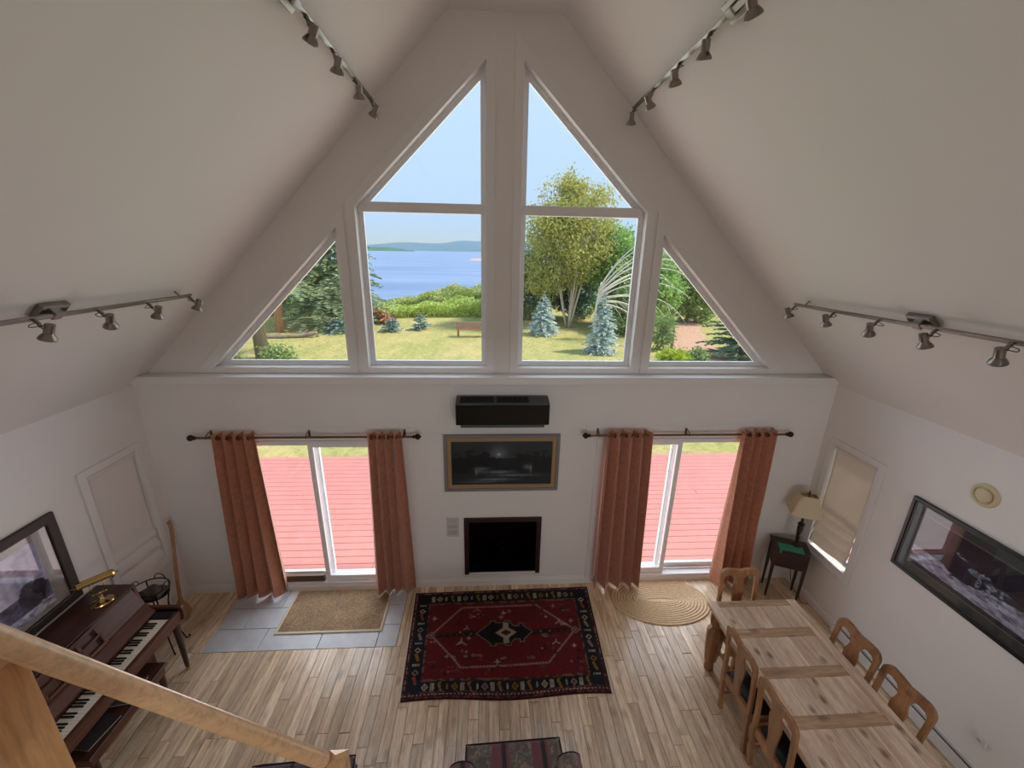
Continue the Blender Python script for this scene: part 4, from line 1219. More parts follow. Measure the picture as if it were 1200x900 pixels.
def frame_x(s, y0, y1, z0, z1, fw, depth, mat):
    a, b = sorted((s*0.001, s*depth))
    return MB().prism([[(y0, z0), (y1, z0), (y1, z1), (y0, z1)], [(y0+fw, z0+fw), (y1-fw, z0+fw), (y1-fw, z1-fw), (y0+fw, z1-fw)]], a, b, 'X')
M_walnut = plain('dark_walnut_frame', '#2c1f18', 0.5)
frame_x(1, -0.56, 0.56, 0, 0.845, 0.078, 0.032, M_walnut).build('frame', M_walnut, fl, bevel=0.008)
MB().box((0.001, -0.51, 0.05), (0.012, 0.51, 0.795)).build('mat_board', plain('taupe_mat', '#8e827c', 0.8), fl)
painted('print', (0.0135, -0.40, 0.70), (0.0135, 0.375, 0.70), (0.0135, -0.40, 0.125), (0.0135, 0.375, 0.125), img, attr_mat('art_print_violet', 0.6, 0.2), fl)
MB().box((0.016, -0.51, 0.05), (0.019, 0.51, 0.795)).build('glass', M_picglass, fl)

# right: winter animals print in a black frame
h, w = 130, 230
yy, xx = np.mgrid[0:1:h*1j, 0:1:w*1j]; n1 = fbm(h, w, 6, 41); n2 = fbm(h, w, 26, 42); n3 = fbm(h, w, 60, 43, 2)
img = lerp(col3('#17151d'), col3('#2d2b3d'), n1[..., None])*(0.7+0.6*n2[..., None])
b_up = 0.44+0.10*np.sin(xx*5+0.5)+0.28*(n1-0.5)
snow = (yy > b_up+0.16) & (yy < 0.93)
img = np.where(snow[..., None], lerp(col3('#5a5b76'), col3('#c2c4dc'), np.clip(n2*1.9-0.4, 0, 1)[..., None])*(0.65+0.6*n3[..., None]), img)
for cx, cy, sx, sy in ((0.37, 0.44, 0.045, 0.06), (0.42, 0.40, 0.03, 0.04), (0.47, 0.50, 0.05, 0.055), (0.53, 0.47, 0.03, 0.04), (0.40, 0.58, 0.015, 0.10), (0.455, 0.62, 0.014, 0.10), (0.52, 0.60, 0.013, 0.10), (0.26, 0.30, 0.018, 0.03), (0.29, 0.33, 0.03, 0.014)):
    d = ((xx-cx)/sx)**2+((yy-cy)/sy)**2 + 1.6*(n3-0.5)
    img = np.where((d < 1)[..., None], lerp(col3('#1b1d28'), col3('#9fb0c8'), np.clip(n3*2.6-0.9, 0, 1)[..., None]), img)
fr_ = thing('winter_print', 'wide black framed print of animals in snow on the right wall', 'picture', (W, 2.25, 1.207))
y0, y1, z1 = -0.74, 0.763, 0.725
frame_x(-1, y0, y1, 0, z1, 0.034, 0.03, None).build('frame', plain('black_frame', '#141515', 0.35), fr_, bevel=0.006)
frame_x(-1, y0+0.034, y1-0.034, 0.034, z1-0.034, 0.012, 0.022, None).build('inner_frame', M_charcoal, fr_, bevel=0.003)
MB().box((-0.012, y0+0.03, 0.03), (-0.001, y1-0.03, z1-0.03)).build('mat_board', plain('dark_green_mat', '#33393a', 0.8), fr_)
e = 0.125
painted('print', (-0.0135, y1-e, z1-e), (-0.0135, y0+e, z1-e), (-0.0135, y1-e, e), (-0.0135, y0+e, e), img, attr_mat('art_print_winter', 0.6, 0.2), fr_)
frame_x(-1, y0+e-0.012, y1-e+0.012, e-0.012, z1-e+0.012, 0.006, 0.0145, None).build('mat_line', plain('mat_line', '#6b6a60', 0.7), fr_)
MB().box((-0.019, y0+0.04, 0.04), (-0.016, y1-0.04, z1-0.04)).build('glass', M_picglass, fr_)

# round vent, thermostat, baseboard heater
vt = thing('round_vent', 'round beige vent cover high on the right wall above the winter print', 'vent', (W, 2.567, 2.217))
Mv = Matrix.Rotation(-PI/2, 4, 'Y')
MB().lathe([(0.094, 0.0), (0.094, 0.006), (0.086, 0.014), (0.068, 0.018), (0.064, 0.010), (0.05, 0.010)], 32, Mv).build('flange', M_beige, vt, auto=35)
MB().lathe([(0.052, 0.008), (0.054, 0.022), (0.048, 0.03), (0.01, 0.032)], 32, Mv).build('disc', M_beige, vt, auto=35)
th = thing('thermostat', 'small white thermostat low on the right wall above the heater', 'thermostat', (W, 2.005, 0.385))
MB().box((-0.022, -0.045, -0.03), (0, 0.045, 0.03)).build('body', M_whitep, th, bevel=0.005)
MB().box((-0.026, -0.012, -0.004), (-0.021, 0.012, 0.004)).build('slider', plain('grey_plastic', '#8d8b89', 0.5), th)
ht = thing('baseboard_heater', 'white electric baseboard heater along the right wall behind the table', 'heater', (W, 2.1, 0.0))
y0, y1 = -1.2, 1.22
MB().box((-0.062, y0, 0.02), (-0.049, y1, 0.128)).build('front_cover', M_whitep, ht, bevel=0.003)
MB().box((-0.05, y0+0.01, 0.03), (-0.001, y1-0.05, 0.118)).build('slot', M_blackmatte, ht)
MB().prism([[(0, 0.118), (-0.028, 0.118), (-0.03, 0.15), (-0.022, 0.162), (0, 0.166)]], y0, y1, 'Y').build('top_hood', M_whitep, ht, bevel=0.002)
MB().box((-0.064, y1-0.06, 0.02), (0, y1, 0.166)).build('end_cap', M_whitep, ht, bevel=0.004)
MB().lathe([(0.006, 0), (0.006, 0.004)], 8, T(-0.063, y1-0.03, 0.12) @ Matrix.Rotation(-PI/2, 4, 'Y')).build('screw', M_blackmatte, ht)

# roman blinds in the two side windows
def roman_blind(s, ztop, zbot, label, gap_near, mat, far=0.006):
    t = thing('roman_blind', label, 'blind', (s*W, 3.665, zbot))
    ya, yb = SWY0+gap_near-3.665, SWY1-far-3.665
    H_ = ztop-zbot
    prof = [(0.02, H_), (0.022, H_*0.75), (0.020, H_*0.5), (0.024, H_*0.33), (0.008, H_*0.30), (0.002, H_*0.262), (0.014, H_*0.24), (0.02, H_*0.22), (0.002, H_*0.19), (-0.006, H_*0.15), (0.012, H_*0.125), (0.018, H_*0.11), (-0.004, H_*0.08), (-0.012, H_*0.03), (-0.008, 0.0), (0.006, 0.0)]
    P = smooth_path([(d, 0, z) for d, z in prof], 4)
    ny = 18; V = []
    for p in P:
        for i in range(ny):
            u = i/(ny-1)
            sag = 0.02*math.sin(u*PI)*(1-p.z/H_)*0.5
            V.append((s*(p.x + 0.004*math.sin(u*9+p.z*7)), ya+(yb-ya)*u, p.z - sag*0.6 - 0.055*(1-p.z/H_)*(u)))
    F = [(j*ny+i, j*ny+i+1, (j+1)*ny+i+1, (j+1)*ny+i) for j in range(len(P)-1) for i in range(ny-1)]
    o = link('fabric', fast_mesh('fabric', V, F), t, mat, smooth=True)
    m = o.modifiers.new('solidify', 'SOLIDIFY'); m.thickness = 0.003
    MB().box((s*0.01-0.012, ya, H_-0.03), (s*0.01+0.012, yb, H_)).build('head_rail', mat, t)
    cd_ = MB(); yc = ya-0.012
    cd_.tube([(s*-0.012, yc, H_-0.03), (s*-0.012, yc, 0.05)], 0.0022, 6); cd_.build('cord', M_whitep, t)
    MB().box((s*-0.012-0.009, yc-0.012, 0.0), (s*-0.012+0.009, yc+0.014, 0.05)).build('cord_cleat', M_whitep, t, bevel=0.004)
roman_blind(1, 1.965, 0.785, 'cream linen roman blind in the right side window by the lamp', 0.028, M_linen)
roman_blind(-1, 1.965, 0.72, 'pale linen roman blind in the left side window behind the piano', 0.010, M_linenw, 0.001)
# ================================================================== TRACK LIGHTS
def spot_head(parent, attach, n_in, aim, seed, plumb):
    """attach: point on the bar; arm goes along n_in (away from ceiling); lamp points along aim."""
    rr = random.Random(seed)
    hd = link('spot_head', None, parent, loc=attach)
    n_in = Vector(n_in).normalized()
    mount = MB(); mount.tube([(0, 0, 0), n_in*0.03, n_in*0.055 + Vector((0, -0.012, 0))], [0.011, 0.011, 0.008], 8)
    arm_end = n_in*0.105 + Vector((0, -0.02, -0.004))
    mount.tube([n_in*0.05 + Vector((0, -0.01, 0)), arm_end], 0.0045, 6)
    mount.build('arm', M_chrome, hd, auto=40)
    a = Vector(aim).normalized()
    q = a.to_track_quat('Z', 'Y').to_matrix().to_4x4()
    Mx = Matrix.Translation(arm_end) @ q
    b = MB()
    b.lathe([(0.012, -0.062), (0.023, -0.060), (0.024, -0.012), (0.022, -0.004)], 16, Mx)
    b.build('lamp_holder', M_chrome, hd, auto=40)
    c = MB()
    c.lathe([(0.022, -0.006), (0.030, 0.004), (0.039, 0.018), (0.042, 0.030), (0.040, 0.034), (0.036, 0.031), (0.030, 0.022)], 20, Mx)
    c.build('reflector', M_chrome, hd, auto=40)
    back = Mx @ Vector((0, 0, -0.06)); mid = (back + n_in*0.01)*0.5 + Vector((rr.uniform(-0.02, 0.02), -0.05, 0.0)) + n_in*0.02
    cb = MB(); cb.tube(smooth_path([n_in*0.02, n_in*0.03+Vector((0, -0.05, 0.0)), mid+Vector((0, -0.02, 0)), back], 6), 0.0026, 6)
    cb.build('cable', M_cable, hd, smooth=True)
    return hd
def track_light(s, X, Z, y0, y1, yc, heads, label, aim, plumb):
    n = Vector((-s*0.7071, 0, -0.7071))
    bar = Vector((s*X, 0, Z))
    t = thing('track_light', label, 'track light', (s*X, yc, Z), group=None)
    org = Vector((s*X, yc, Z))
    b = MB()
    along = Matrix(((n.x, 0, s*0.7071, 0), (0, 1, 0, 0), (n.z, 0, -0.7071, 0), (0, 0, 0, 1)))   # local x = normal, z = down slope
    b.box((-0.008, y0-yc, -0.016), (0.008, y1-yc, 0.016), along)
    b.build('bar', M_chrome, t, bevel=0.004)
    cn = MB(); cn.box((-0.058, -0.085, -0.055), (-0.022, 0.085, 0.055), along); cn.box((-0.03, -0.03, -0.026), (0.014, 0.03, 0.026), along)
    cn.build('canopy', M_chrome, t, bevel=0.006)
    for ye in (y0-yc+0.25, y1-yc-0.12):
        st = MB(); st.tube([along @ Vector((-0.06, ye, 0)), along @ Vector((0, ye, 0))], 0.007, 8); st.build('standoff', M_chrome, t)
    for k, y in enumerate(heads):
        hn = n if not plumb else Vector((n.x*0.4, -0.1, -1))
        spot_head(t, Vector((0, y-yc, 0)) + n*0.008, hn, aim(k, s), k, plumb)
    return t
low_aim = lambda k, s: (s*0.35, 0.12*((k*7) % 5-2), -1)
up_aim = lambda k, s: (s*0.30+0.2*((k*5) % 3-1), 0.45+0.2*((k*3) % 3-1), -0.8)
lowY = [3.69, 3.245, 2.84, 2.44, 2.04, 1.62]
upY = [4.0, 3.58, 3.13, 2.74, 2.3, 1.85]
track_light(-1, 2.69, 3.542, 1.42, 3.73, 2.58, lowY, 'brushed nickel track light low on the left ceiling slope', low_aim, False)
track_light(1, 2.70, 3.53, 1.42, 3.72, 2.57, lowY, 'brushed nickel track light low on the right ceiling slope', low_aim, False)
track_light(-1, 1.118, 5.13, 1.3, 4.06, 2.62, upY, 'brushed nickel track light high on the left ceiling slope', up_aim, True)
track_light(1, 1.105, 5.143, 1.3, 4.04, 2.54, upY, 'brushed nickel track light high on the right ceiling slope', up_aim, True)

# ================================================================== ARMCHAIRS (facing the gable)
def fabric(name, base, stripe, blot1, blot2):
    m, nt, b, o = nodes(name)
    v = coords(nt)
    sp = N(nt, 'ShaderNodeSeparateXYZ'); L(nt, v, sp.inputs[0])
    m1 = N(nt, 'ShaderNodeMath', operation='MULTIPLY'); m1.inputs[1].default_value = 3.4; L(nt, sp.outputs[0], m1.inputs[0])
    m2 = N(nt, 'ShaderNodeMath', operation='ADD'); m2.inputs[1].default_value = 20.5; L(nt, m1.outputs[0], m2.inputs[0])
    m3 = N(nt, 'ShaderNodeMath', operation='FRACT'); L(nt, m2.outputs[0], m3.inputs[0])
    st = N(nt, 'ShaderNodeValToRGB'); L(nt, m3.outputs[0], st.inputs[0]); cr = st.color_ramp; cr.interpolation = 'CONSTANT'
    for _ in range(5): cr.elements.new(0.5)
    for el, (p, c) in zip(cr.elements, ((0.0, stripe), (0.10, base), (0.14, stripe), (0.19, '#332c2c'), (0.30, stripe), (0.36, base), (0.95, stripe))):
        el.position = p; el.color = (*lin(c), 1)
    f1 = ramp(nt, noise(nt, v, 15, 3, 0.6, 1.0), [(0.5, 0.0), (0.56, 0.85)])
    f2 = ramp(nt, noise(nt, coords(nt, 'Object', (1.3, 0.9, 1)), 22, 3, 0.6, 1.0), [(0.55, 0.0), (0.6, 0.8)])
    inb = ramp(nt, m3.outputs[0], [(0.36, 0.0), (0.40, 1.0), (0.92, 1.0), (0.96, 0.0)])
    def mul(a, b_):
        n_ = N(nt, 'ShaderNodeMath', operation='MULTIPLY'); L(nt, a, n_.inputs[0]); L(nt, b_, n_.inputs[1]); return n_.outputs[0]
    col = mix_col(nt, mul(f1, inb), st.outputs[0], lin(blot1)); col = mix_col(nt, mul(f2, inb), col, lin(blot2))
    L(nt, col, b.inputs['Base Color']); b.inputs['Roughness'].default_value = 0.9; b.inputs['Sheen Weight'].default_value = 0.2
    bump(nt, b, noise(nt, v, 260, 2), 0.2, 0.003)
    return m
def pillow_mesh(mb, loop, z0, z1, r, inset=0.03):
    """rounded slab over a convex-ish outline."""
    n_ = len(loop); c = Vector((sum(p[0] for p in loop)/n_, sum(p[1] for p in loop)/n_))
    rows = []
    for z, k in ((z0+0.0, inset), (z0+r*0.5, inset*0.25), (z0+r, 0), (z1-r, 0), (z1-r*0.5, inset*0.25), (z1-r*0.12, inset*0.9), (z1, inset*2.2), (z1+0.012, inset*5)):
        rows.append([(c.x+(p[0]-c.x)*(1-k), c.y+(p[1]-c.y)*(1-k), z) for p in loop])
    vs = [p for r_ in rows for p in r_]; fs = [tuple(reversed(range(n_)))]
    for i in range(len(rows)-1):
        for j in range(n_): fs.append((i*n_+j, i*n_+(j+1) % n_, (i+1)*n_+(j+1) % n_, (i+1)*n_+j))
    k0 = (len(rows)-1)*n_; fs.append(tuple(k0+j for j in range(n_)))
    mb.add(vs, fs)
def subdivide_loop(loop, d=0.05):
    out = []
    for a, b in zip(loop, loop[1:]+loop[:1]):
        k = max(1, int(math.hypot(b[0]-a[0], b[1]-a[1])/d))
        out += [(a[0]+(b[0]-a[0])*q/k, a[1]+(b[1]-a[1])*q/k) for q in range(k)]
    return out
def armchair(label, loc, rz, mat, pipe):
    t = thing('armchair', label, 'armchair', loc, rz)
    hw = 0.34
    MB().box((-0.40, -0.78, 0.10), (0.40, -0.10, 0.31)).build('base', mat, t, bevel=0.02)
    # T shaped seat cushion, front edge at y = 0
    Tl = [(-hw-0.015, 0.0), (-hw-0.018, -0.19), (-0.285, -0.20), (-0.285, -0.62), (0.285, -0.62), (0.285, -0.20), (hw+0.018, -0.19), (hw+0.015, 0.0)]
    Tl = list(reversed(Tl))
    mb = MB(); L2 = subdivide_loop(Tl)
    mb.prism([[(x, y) for x, y in L2]], 0.312, 0.44, 'Z')
    cu = mb.build('seat_cushion', mat, t, bevel=0.03, seg=3)
    pp = MB()
    for z in (0.322, 0.431): pp.tube([(x*0.99, y*0.99-0.002, z) for x, y in L2], 0.006, 6, closed=True)
    pp.build('piping', pipe, cu, smooth=True)
    # scrolled arms
    for s in (-1, 1):
        pr_ = [(s*0.295, 0.12)]
        cx_, cz = s*0.375, 0.555
        for q in np.linspace(PI if s > 0 else 0, (PI if s > 0 else 0) - s*PI*1.35, 16): pr_.append((cx_+0.082*math.cos(q), cz+0.068*math.sin(q)))
        pr_ += [(s*0.385, 0.46), (s*0.39, 0.12)]
        a = MB().prism([pr_], -0.80, -0.215, 'Y').build('arm', mat, t, bevel=0.012)
        wl = [(cx_+0.078*math.cos(q), -0.212, cz+0.064*math.sin(q)) for q in np.linspace(0, 2*PI, 18)[:-1]]
        MB().tube(wl, 0.007, 6, closed=True).build('piping', pipe, a, smooth=True)
    bk = [(-0.30, 0.30), (0.30, 0.30), (0.36, 0.66), (0.34, 0.86), (0.25, 0.93), (0, 0.96), (-0.25, 0.93), (-0.34, 0.86), (-0.36, 0.66)]
    MB().prism([subdivide_loop(bk)], -0.84, -0.64, 'Y').build('backrest', mat, t, bevel=0.04, seg=3)
    for x in (-0.34, 0.34):
        for y in (-0.14, -0.74): MB().lathe([(0.016, 0), (0.028, 0.10)], 10, T(x, y, 0)).build('leg', M_mahogz, t)
    return t
M_fab1 = fabric('floral_stripe_fabric', '#6a5b54', '#804850', '#727a72', '#a3877a')
M_fab2 = fabric('plum_fabric', '#5a4c58', '#65505e', '#625a66', '#7a626c')
M_pipe = plain('dark_piping', '#231618', 0.8)
armchair('floral striped armchair with red piping facing the fireplace, at the bottom centre', (0.045, 2.125, 0), math.radians(1.8), M_fab1, M_pipe)
armchair('plum upholstered armchair below the handrail, left of the floral armchair', (-1.46, 2.065, 0), math.radians(3.2), M_fab2, M_pipe)

# ================================================================== STAIR RAILING
CAMP = Vector((-0.141, 0.0, 3.946)); KR = 1.5
A = CAMP + (Vector((-1.0307, 0.620, 3.2555)) - CAMP)*KR; B = CAMP + (Vector((-0.6262, 0.866, 2.460)) - CAMP)*KR
rl = thing('stair_railing', 'maple stair handrail with square newel posts in the foreground', 'railing', (-1.535, 0.90, 0))
org = Vector((-1.535, 0.90, 0))
dr = (B-A); up_ = (dr.cross(Vector((0, 0, 1)))).normalized(); nrm = up_.cross(dr).normalized()
prof = []
for a in np.linspace(0, PI, 11): prof.append((0.031*math.cos(a), 0.004+0.027*math.sin(a)))
prof += [(-0.031, -0.006), (-0.0265, -0.010), (-0.0265, -0.014), (-0.028, -0.017), (-0.026, -0.023), (-0.02, -0.026), (0.02, -0.026), (0.026, -0.023), (0.028, -0.017), (0.0265, -0.014), (0.0265, -0.010), (0.031, -0.006)]
vs = []
P0 = A - dr*0.10; P1 = A + dr*0.975
if nrm.z < 0: nrm = -nrm
for P in (P0, P1):
    for x, z in prof: vs.append(P - org + up_*x + nrm*z)
k = len(prof); fs = [tuple(range(k)), tuple(reversed(range(k, 2*k)))] + [(i, (i+1) % k, k+(i+1) % k, k+i) for i in range(k)]
hr = MB().add(vs, fs).build('handrail', M_rail, rl, auto=30)
MB().box((-0.062, -0.062, 0), (0.062, 0.062, 2.83)).build('newel_post', M_railz, rl, bevel=0.004)
c = Vector((-0.873, 1.371, 0)) - org; h_ = 0.0445; zc_ = 1.598
MB().box((c.x-h_, c.y-h_, 0), (c.x+h_, c.y+h_, zc_)).build('newel_post', M_railz, rl, bevel=0.002)
e_ = h_+0.003
MB().add([(c.x-e_, c.y-e_, zc_), (c.x+e_, c.y-e_, zc_), (c.x+e_, c.y+e_, zc_), (c.x-e_, c.y+e_, zc_), (c.x, c.y, zc_+0.042)], [(3, 2, 1, 0), (0, 1, 4), (1, 2, 4), (2, 3, 4), (3, 0, 4)]).build('post_cap', M_railz, rl)
# string board below the rail, carried by the posts (out of frame)
# ================================================================== OUTDOORS
GZ = -0.60
M_grass = None
def ground_mat():
    m, nt, b, o = nodes('dry_lawn'); v = coords(nt, 'World')
    n1 = noise(nt, v, 0.35, 4, 0.6); n2 = noise(nt, v, 5, 5, 0.7); n3 = noise(nt, coords(nt, 'World', (1, 0.45, 1)), 1.6, 3)
    c1 = ramp(nt, n1, [(0.35, lin('#a6a968')), (0.5, lin('#bfb075')), (0.68, lin('#d2bb88'))])
    c2 = ramp(nt, n3, [(0.35, lin('#9aa260')), (0.65, lin('#c6b87e'))])
    c = mix_col(nt, 0.45, c1, c2); c = mix_col(nt, 1.0, c, ramp(nt, n2, [(0.3, 0.72), (0.7, 1.15)]), 'MULTIPLY')
    L(nt, c, b.inputs['Base Color']); b.inputs['Roughness'].default_value = 1.0; b.inputs['Specular IOR Level'].default_value = 0.0
    bump(nt, b, n2, 0.6, 0.05)
    return m
xs = np.linspace(-90, 90, 61); ysg = np.array(list(np.linspace(4.45, 46, 40)) + [50, 56, 64])
def gz(x, y):
    z = GZ + 0.0*x
    if y > 38: z -= (y-38)*0.16
    return z + 0.05*math.sin(x*0.5+y*0.3)*(1 if y > 9 else 0)
V = [(x, y, gz(x, y)) for y in ysg for x in xs]
F = [(j*61+i, j*61+i+1, (j+1)*61+i+1, (j+1)*61+i) for j in range(len(ysg)-1) for i in range(60)]
link('lawn', fast_mesh('lawn', V, F), None, ground_mat(), kind='structure')
# ground round and behind the house
MB().box((-90, -40, GZ-0.5), (-W-0.25, 4.45, GZ)).box((W+0.25, -40, GZ-0.5), (90, 4.45, GZ)).build('ground', ground_mat(), None, kind='structure')
# grass blades
n = 14000
gx_ = RNG.uniform(-15, 15, n); gy_ = 7.85 + (RNG.random(n)**1.3)*20
ok = np.ones(n, bool); gx_, gy_ = gx_[ok], gy_[ok]; n = len(gx_)
hh_ = RNG.uniform(0.02, 0.05, n); an = RNG.uniform(0, 2*PI, n); wd = 0.012+gy_*0.0008
dx, dy = np.cos(an)*wd, np.sin(an)*wd
lx_, ly_ = RNG.normal(0, 0.03, n), RNG.normal(0, 0.03, n)
z0 = GZ + 0.05*np.sin(gx_*0.5+gy_*0.3)*(gy_ > 9) - 0.01
V = np.stack([np.stack([gx_-dx, gy_-dy, z0], 1), np.stack([gx_+dx, gy_+dy, z0], 1), np.stack([gx_+lx_, gy_+ly_, z0+hh_], 1)], 1).reshape(-1, 3)
F = np.arange(n*3).reshape(-1, 3)
link('grass', fast_mesh('grass', V, F), None, leaf_mat('grass_blade', '#aab46a', '#c8c080', '#dacb96', 0.3), kind='stuff', label='short dry lawn grass between the deck and the shore', cat='grass')

# deck, board by board
M_deck = plain('red_deck_stain', '#d28a82', 0.5, var=0.05, vscale=3, bmp=0.1, bscale=40, spec=0.5, kind='World')
deck = MB().box((-6.5, 4.40, -0.32), (6.5, 7.74, -0.155)).build('deck', plain('deck_frame', '#5b2f2a', 0.8), None, kind='structure')
by = 4.395; rd = random.Random(2); bwid = 0.1405; cacheb = {}
for r in range(24):
    cuts = [-6.5] + sorted(rd.sample([-4.3, -3.1, -1.7, -0.6, 0.9, 2.3, 3.6, 4.9], 2)) + [6.5]
    for a, b in zip(cuts[:-1], cuts[1:]):
        key = round(b-a, 3)
        if key not in cacheb:
            cacheb[key] = MB().cbox((0.002, 0.004, -0.036), (b-a-0.002, bwid-0.004, 0.0), 0.004).mesh('deck_board'); cacheb[key].materials.append(M_deck)
        link('deck_board', cacheb[key], deck, loc=(a, by+r*bwid, -0.12))

# sea, hills, sand bar
def sea_mat():
    m, nt, b, o = nodes('sea_water'); v = coords(nt, 'World', (1, 0.35, 1))
    n1 = noise(nt, v, 0.03, 5, 0.65); n2 = noise(nt, coords(nt, 'World', (0.25, 1.0, 1)), 0.05, 8, 0.75)
    c = ramp(nt, n2, [(0.3, lin('#6c82aa')), (0.7, lin('#92a8ca'))])
    L(nt, c, b.inputs['Base Color']); b.inputs['Roughness'].default_value = 0.45; b.inputs['Specular IOR Level'].default_value = 0.35
    bump(nt, b, noise(nt, coords(nt, 'World', (0.5, 1.6, 1)), 0.35, 6, 0.7), 0.5, 1.2)
    return m
SEA = -5.0
V = []; F = []
ring = [44, 70, 120, 250, 600, 1500, 4000, 9000, 20000]
for k, y in enumerate(ring):
    for q in range(9): V.append(((q/8*2-1)*(y*1.6+60), y, SEA))
F = [(j*9+i, j*9+i+1, (j+1)*9+i+1, (j+1)*9+i) for j in range(len(ring)-1) for i in range(8)]
link('sea', fast_mesh('sea', V, F), None, sea_mat(), kind='structure')
def hill(name, D, prof, mat, depth):
    """prof: (azimuth deg, tan elevation). A ridge with a real back slope."""
    az = np.linspace(prof[0][0], prof[-1][0], 90); el = np.interp(az, [p[0] for p in prof], [p[1] for p in prof])
    rr_ = np.random.default_rng(int(D)); el = el + (np.convolve(rr_.normal(0, 1, 96), np.ones(7)/7, 'valid'))*0.0009*(el > 0.004)
    V = []; rows = [(0, 0.0), (0.25, 0.45), (0.6, 0.85), (1.0, 1.0), (1.6, 0.6), (2.4, 0.0)]
    for q, (a, e_) in enumerate(zip(az, el)):
        for d_, f in rows:
            R_ = D + depth*d_
            z = SEA + (3.946 - SEA + e_*(D+depth))*f
            V.append((R_*math.sin(math.radians(a)), R_*math.cos(math.radians(a)), z))
    k = len(rows); F = [(i*k+j, (i+1)*k+j, (i+1)*k+j+1, i*k+j+1) for i in range(89) for j in range(k-1)]
    return link(name, fast_mesh(name, V, F), None, mat, kind='structure', smooth=True)
M_hill = plain('hazy_forested_hill', '#48657a', 1.0, spec=0, var=0.12, vscale=0.004, kind='World')  # forest colour shifted to blue: distance haze tinted into the base colour
M_hill2 = plain('forested_headland', '#5a7a68', 1.0, spec=0, var=0.12, vscale=0.01, kind='World')
hill('hill', 7000, [(-70, 0.006), (-40, 0.012), (-22, 0.006), (-14.0, 0.0105), (-12.6, 0.0150), (-11, 0.0165), (-8.0, 0.0152), (-6.2, 0.0145), (-5.0, 0.0185), (-3.8, 0.0225), (-1.5, 0.0222), (4, 0.020), (15, 0.024), (40, 0.02), (70, 0.012)], M_hill, 900)
hill('headland', 3000, [(-60, 0.010), (-30, 0.0075), (-16, 0.0055), (-13, 0.0052), (-11.2, 0.0018), (-10.4, -0.0006), (-9.6, -0.0012)], M_hill2, 150)
V = [];
for q in range(25):
    a = math.radians(-2.6 + q*0.5)
    for R_, z in ((440, SEA-0.2), (460, SEA+0.4+0.5*math.sin(q)), (500, SEA+1.0), (530, SEA-0.2)): V.append((R_*math.sin(a), R_*math.cos(a), z if q > 0 else SEA-0.2))
F = [(i*4+j, (i+1)*4+j, (i+1)*4+j+1, i*4+j+1) for i in range(24) for j in range(3)]
link('sandbar_land', fast_mesh('sandbar_land', V, F), None, plain('pink_sand', '#d3a793', 1.0), kind='structure')
# sea haze: a real, thin scattering layer over the water
hz = MB().box((-16000, 2500, SEA+0.5), (16000, 11000, 190)).mesh('haze')
m_, nt, b_, o_ = nodes('sea_haze'); nt.nodes.remove(b_)
vs_ = N(nt, 'ShaderNodeVolumeScatter'); vs_.inputs['Color'].default_value = (0.36, 0.60, 1.0, 1); vs_.inputs['Density'].default_value = 0.00024; vs_.inputs['Anisotropy'].default_value = 0.0
L(nt, vs_.outputs[0], o_.inputs['Volume'])
link('haze', hz, None, m_, kind='stuff', label='thin blue sea haze over the bay', cat='haze')

# ---------------------------------------------------------------- plants
def leaf_cards(centers, size, rng, flat=0.0, aspect=1.5):
    n = len(centers); s = size*rng.uniform(0.6, 1.35, n)[:, None]
    a = rng.normal(size=(n, 3)); a[:, 2] *= (1-flat); a /= np.linalg.norm(a, axis=1)[:, None]
    b = rng.normal(size=(n, 3)); b -= (b*a).sum(1)[:, None]*a; b /= np.linalg.norm(b, axis=1)[:, None]
    c = np.asarray(centers)
    V = np.stack([c-a*s*aspect*0.5, c+b*s*0.4, c+a*s*aspect*0.5, c-b*s*0.4], 1).reshape(-1, 3)
    return V, np.arange(n*4).reshape(-1, 4)
def clumps(rng, n_cl, n_leaf, ell_c, ell_r, cl_r, shell=0.5):
    """leaf centres in clumps that fill an ellipsoid's outer part."""
    d = rng.normal(size=(n_cl, 3)); d /= np.linalg.norm(d, axis=1)[:, None]
    r = (shell + (1-shell)*rng.random(n_cl))[:, None]
    cc = np.asarray(ell_c) + d*r*np.asarray(ell_r)
    k = rng.integers(0, n_cl, n_leaf)
    return cc[k] + rng.normal(size=(n_leaf, 3))*np.asarray(cl_r), cc
M_bark = wood('grey_bark', '#b09e8e', '#7f6e62', 'Z', 'Object', 0.9, 7)
M_birch = wood('pale_birch_bark', '#f0e0cc', '#c8b098', 'Z', 'Object', 0.8, 5)
M_redbark = wood('reddish_bark', '#dcae94', '#a87e68', 'Z', 'Object', 0.9, 7)
M_dead = plain('bleached_dead_wood', '#ece4d8', 0.9)
M_twig = plain('dark_twig', '#4b4036', 0.9)
M_birchleaf = leaf_mat('birch_leaf', '#a9ad62', '#c9c679', '#ddd58c')
M_greenleaf = leaf_mat('green_leaf', '#86aa62', '#a6c878', '#bed48c')
M_midleaf = leaf_mat('mid_green_leaf', '#7f9a68', '#a0b578', '#b8c68c')
M_darkneedle = leaf_mat('dark_spruce_needle', '#55705c', '#76927a', '#98ac90', 0.15)
M_spruce = leaf_mat('spruce_needle', '#748a6c', '#98a886', '#bcc2a0', 0.2)
M_blue = leaf_mat('blue_spruce_needle', '#9db2b0', '#cddbd8', '#f2f6f2', 0.15)
M_thicket = leaf_mat('thicket_leaf', '#b0c07a', '#c6d08a', '#d8d8a0', 0.35)
M_tall = leaf_mat('tall_grass_leaf', '#bcd070', '#cede82', '#dee2a0', 0.35)
M_yel = leaf_mat('yellow_green_leaf', '#9db53c', '#bccb4a', '#d3d766', 0.35)

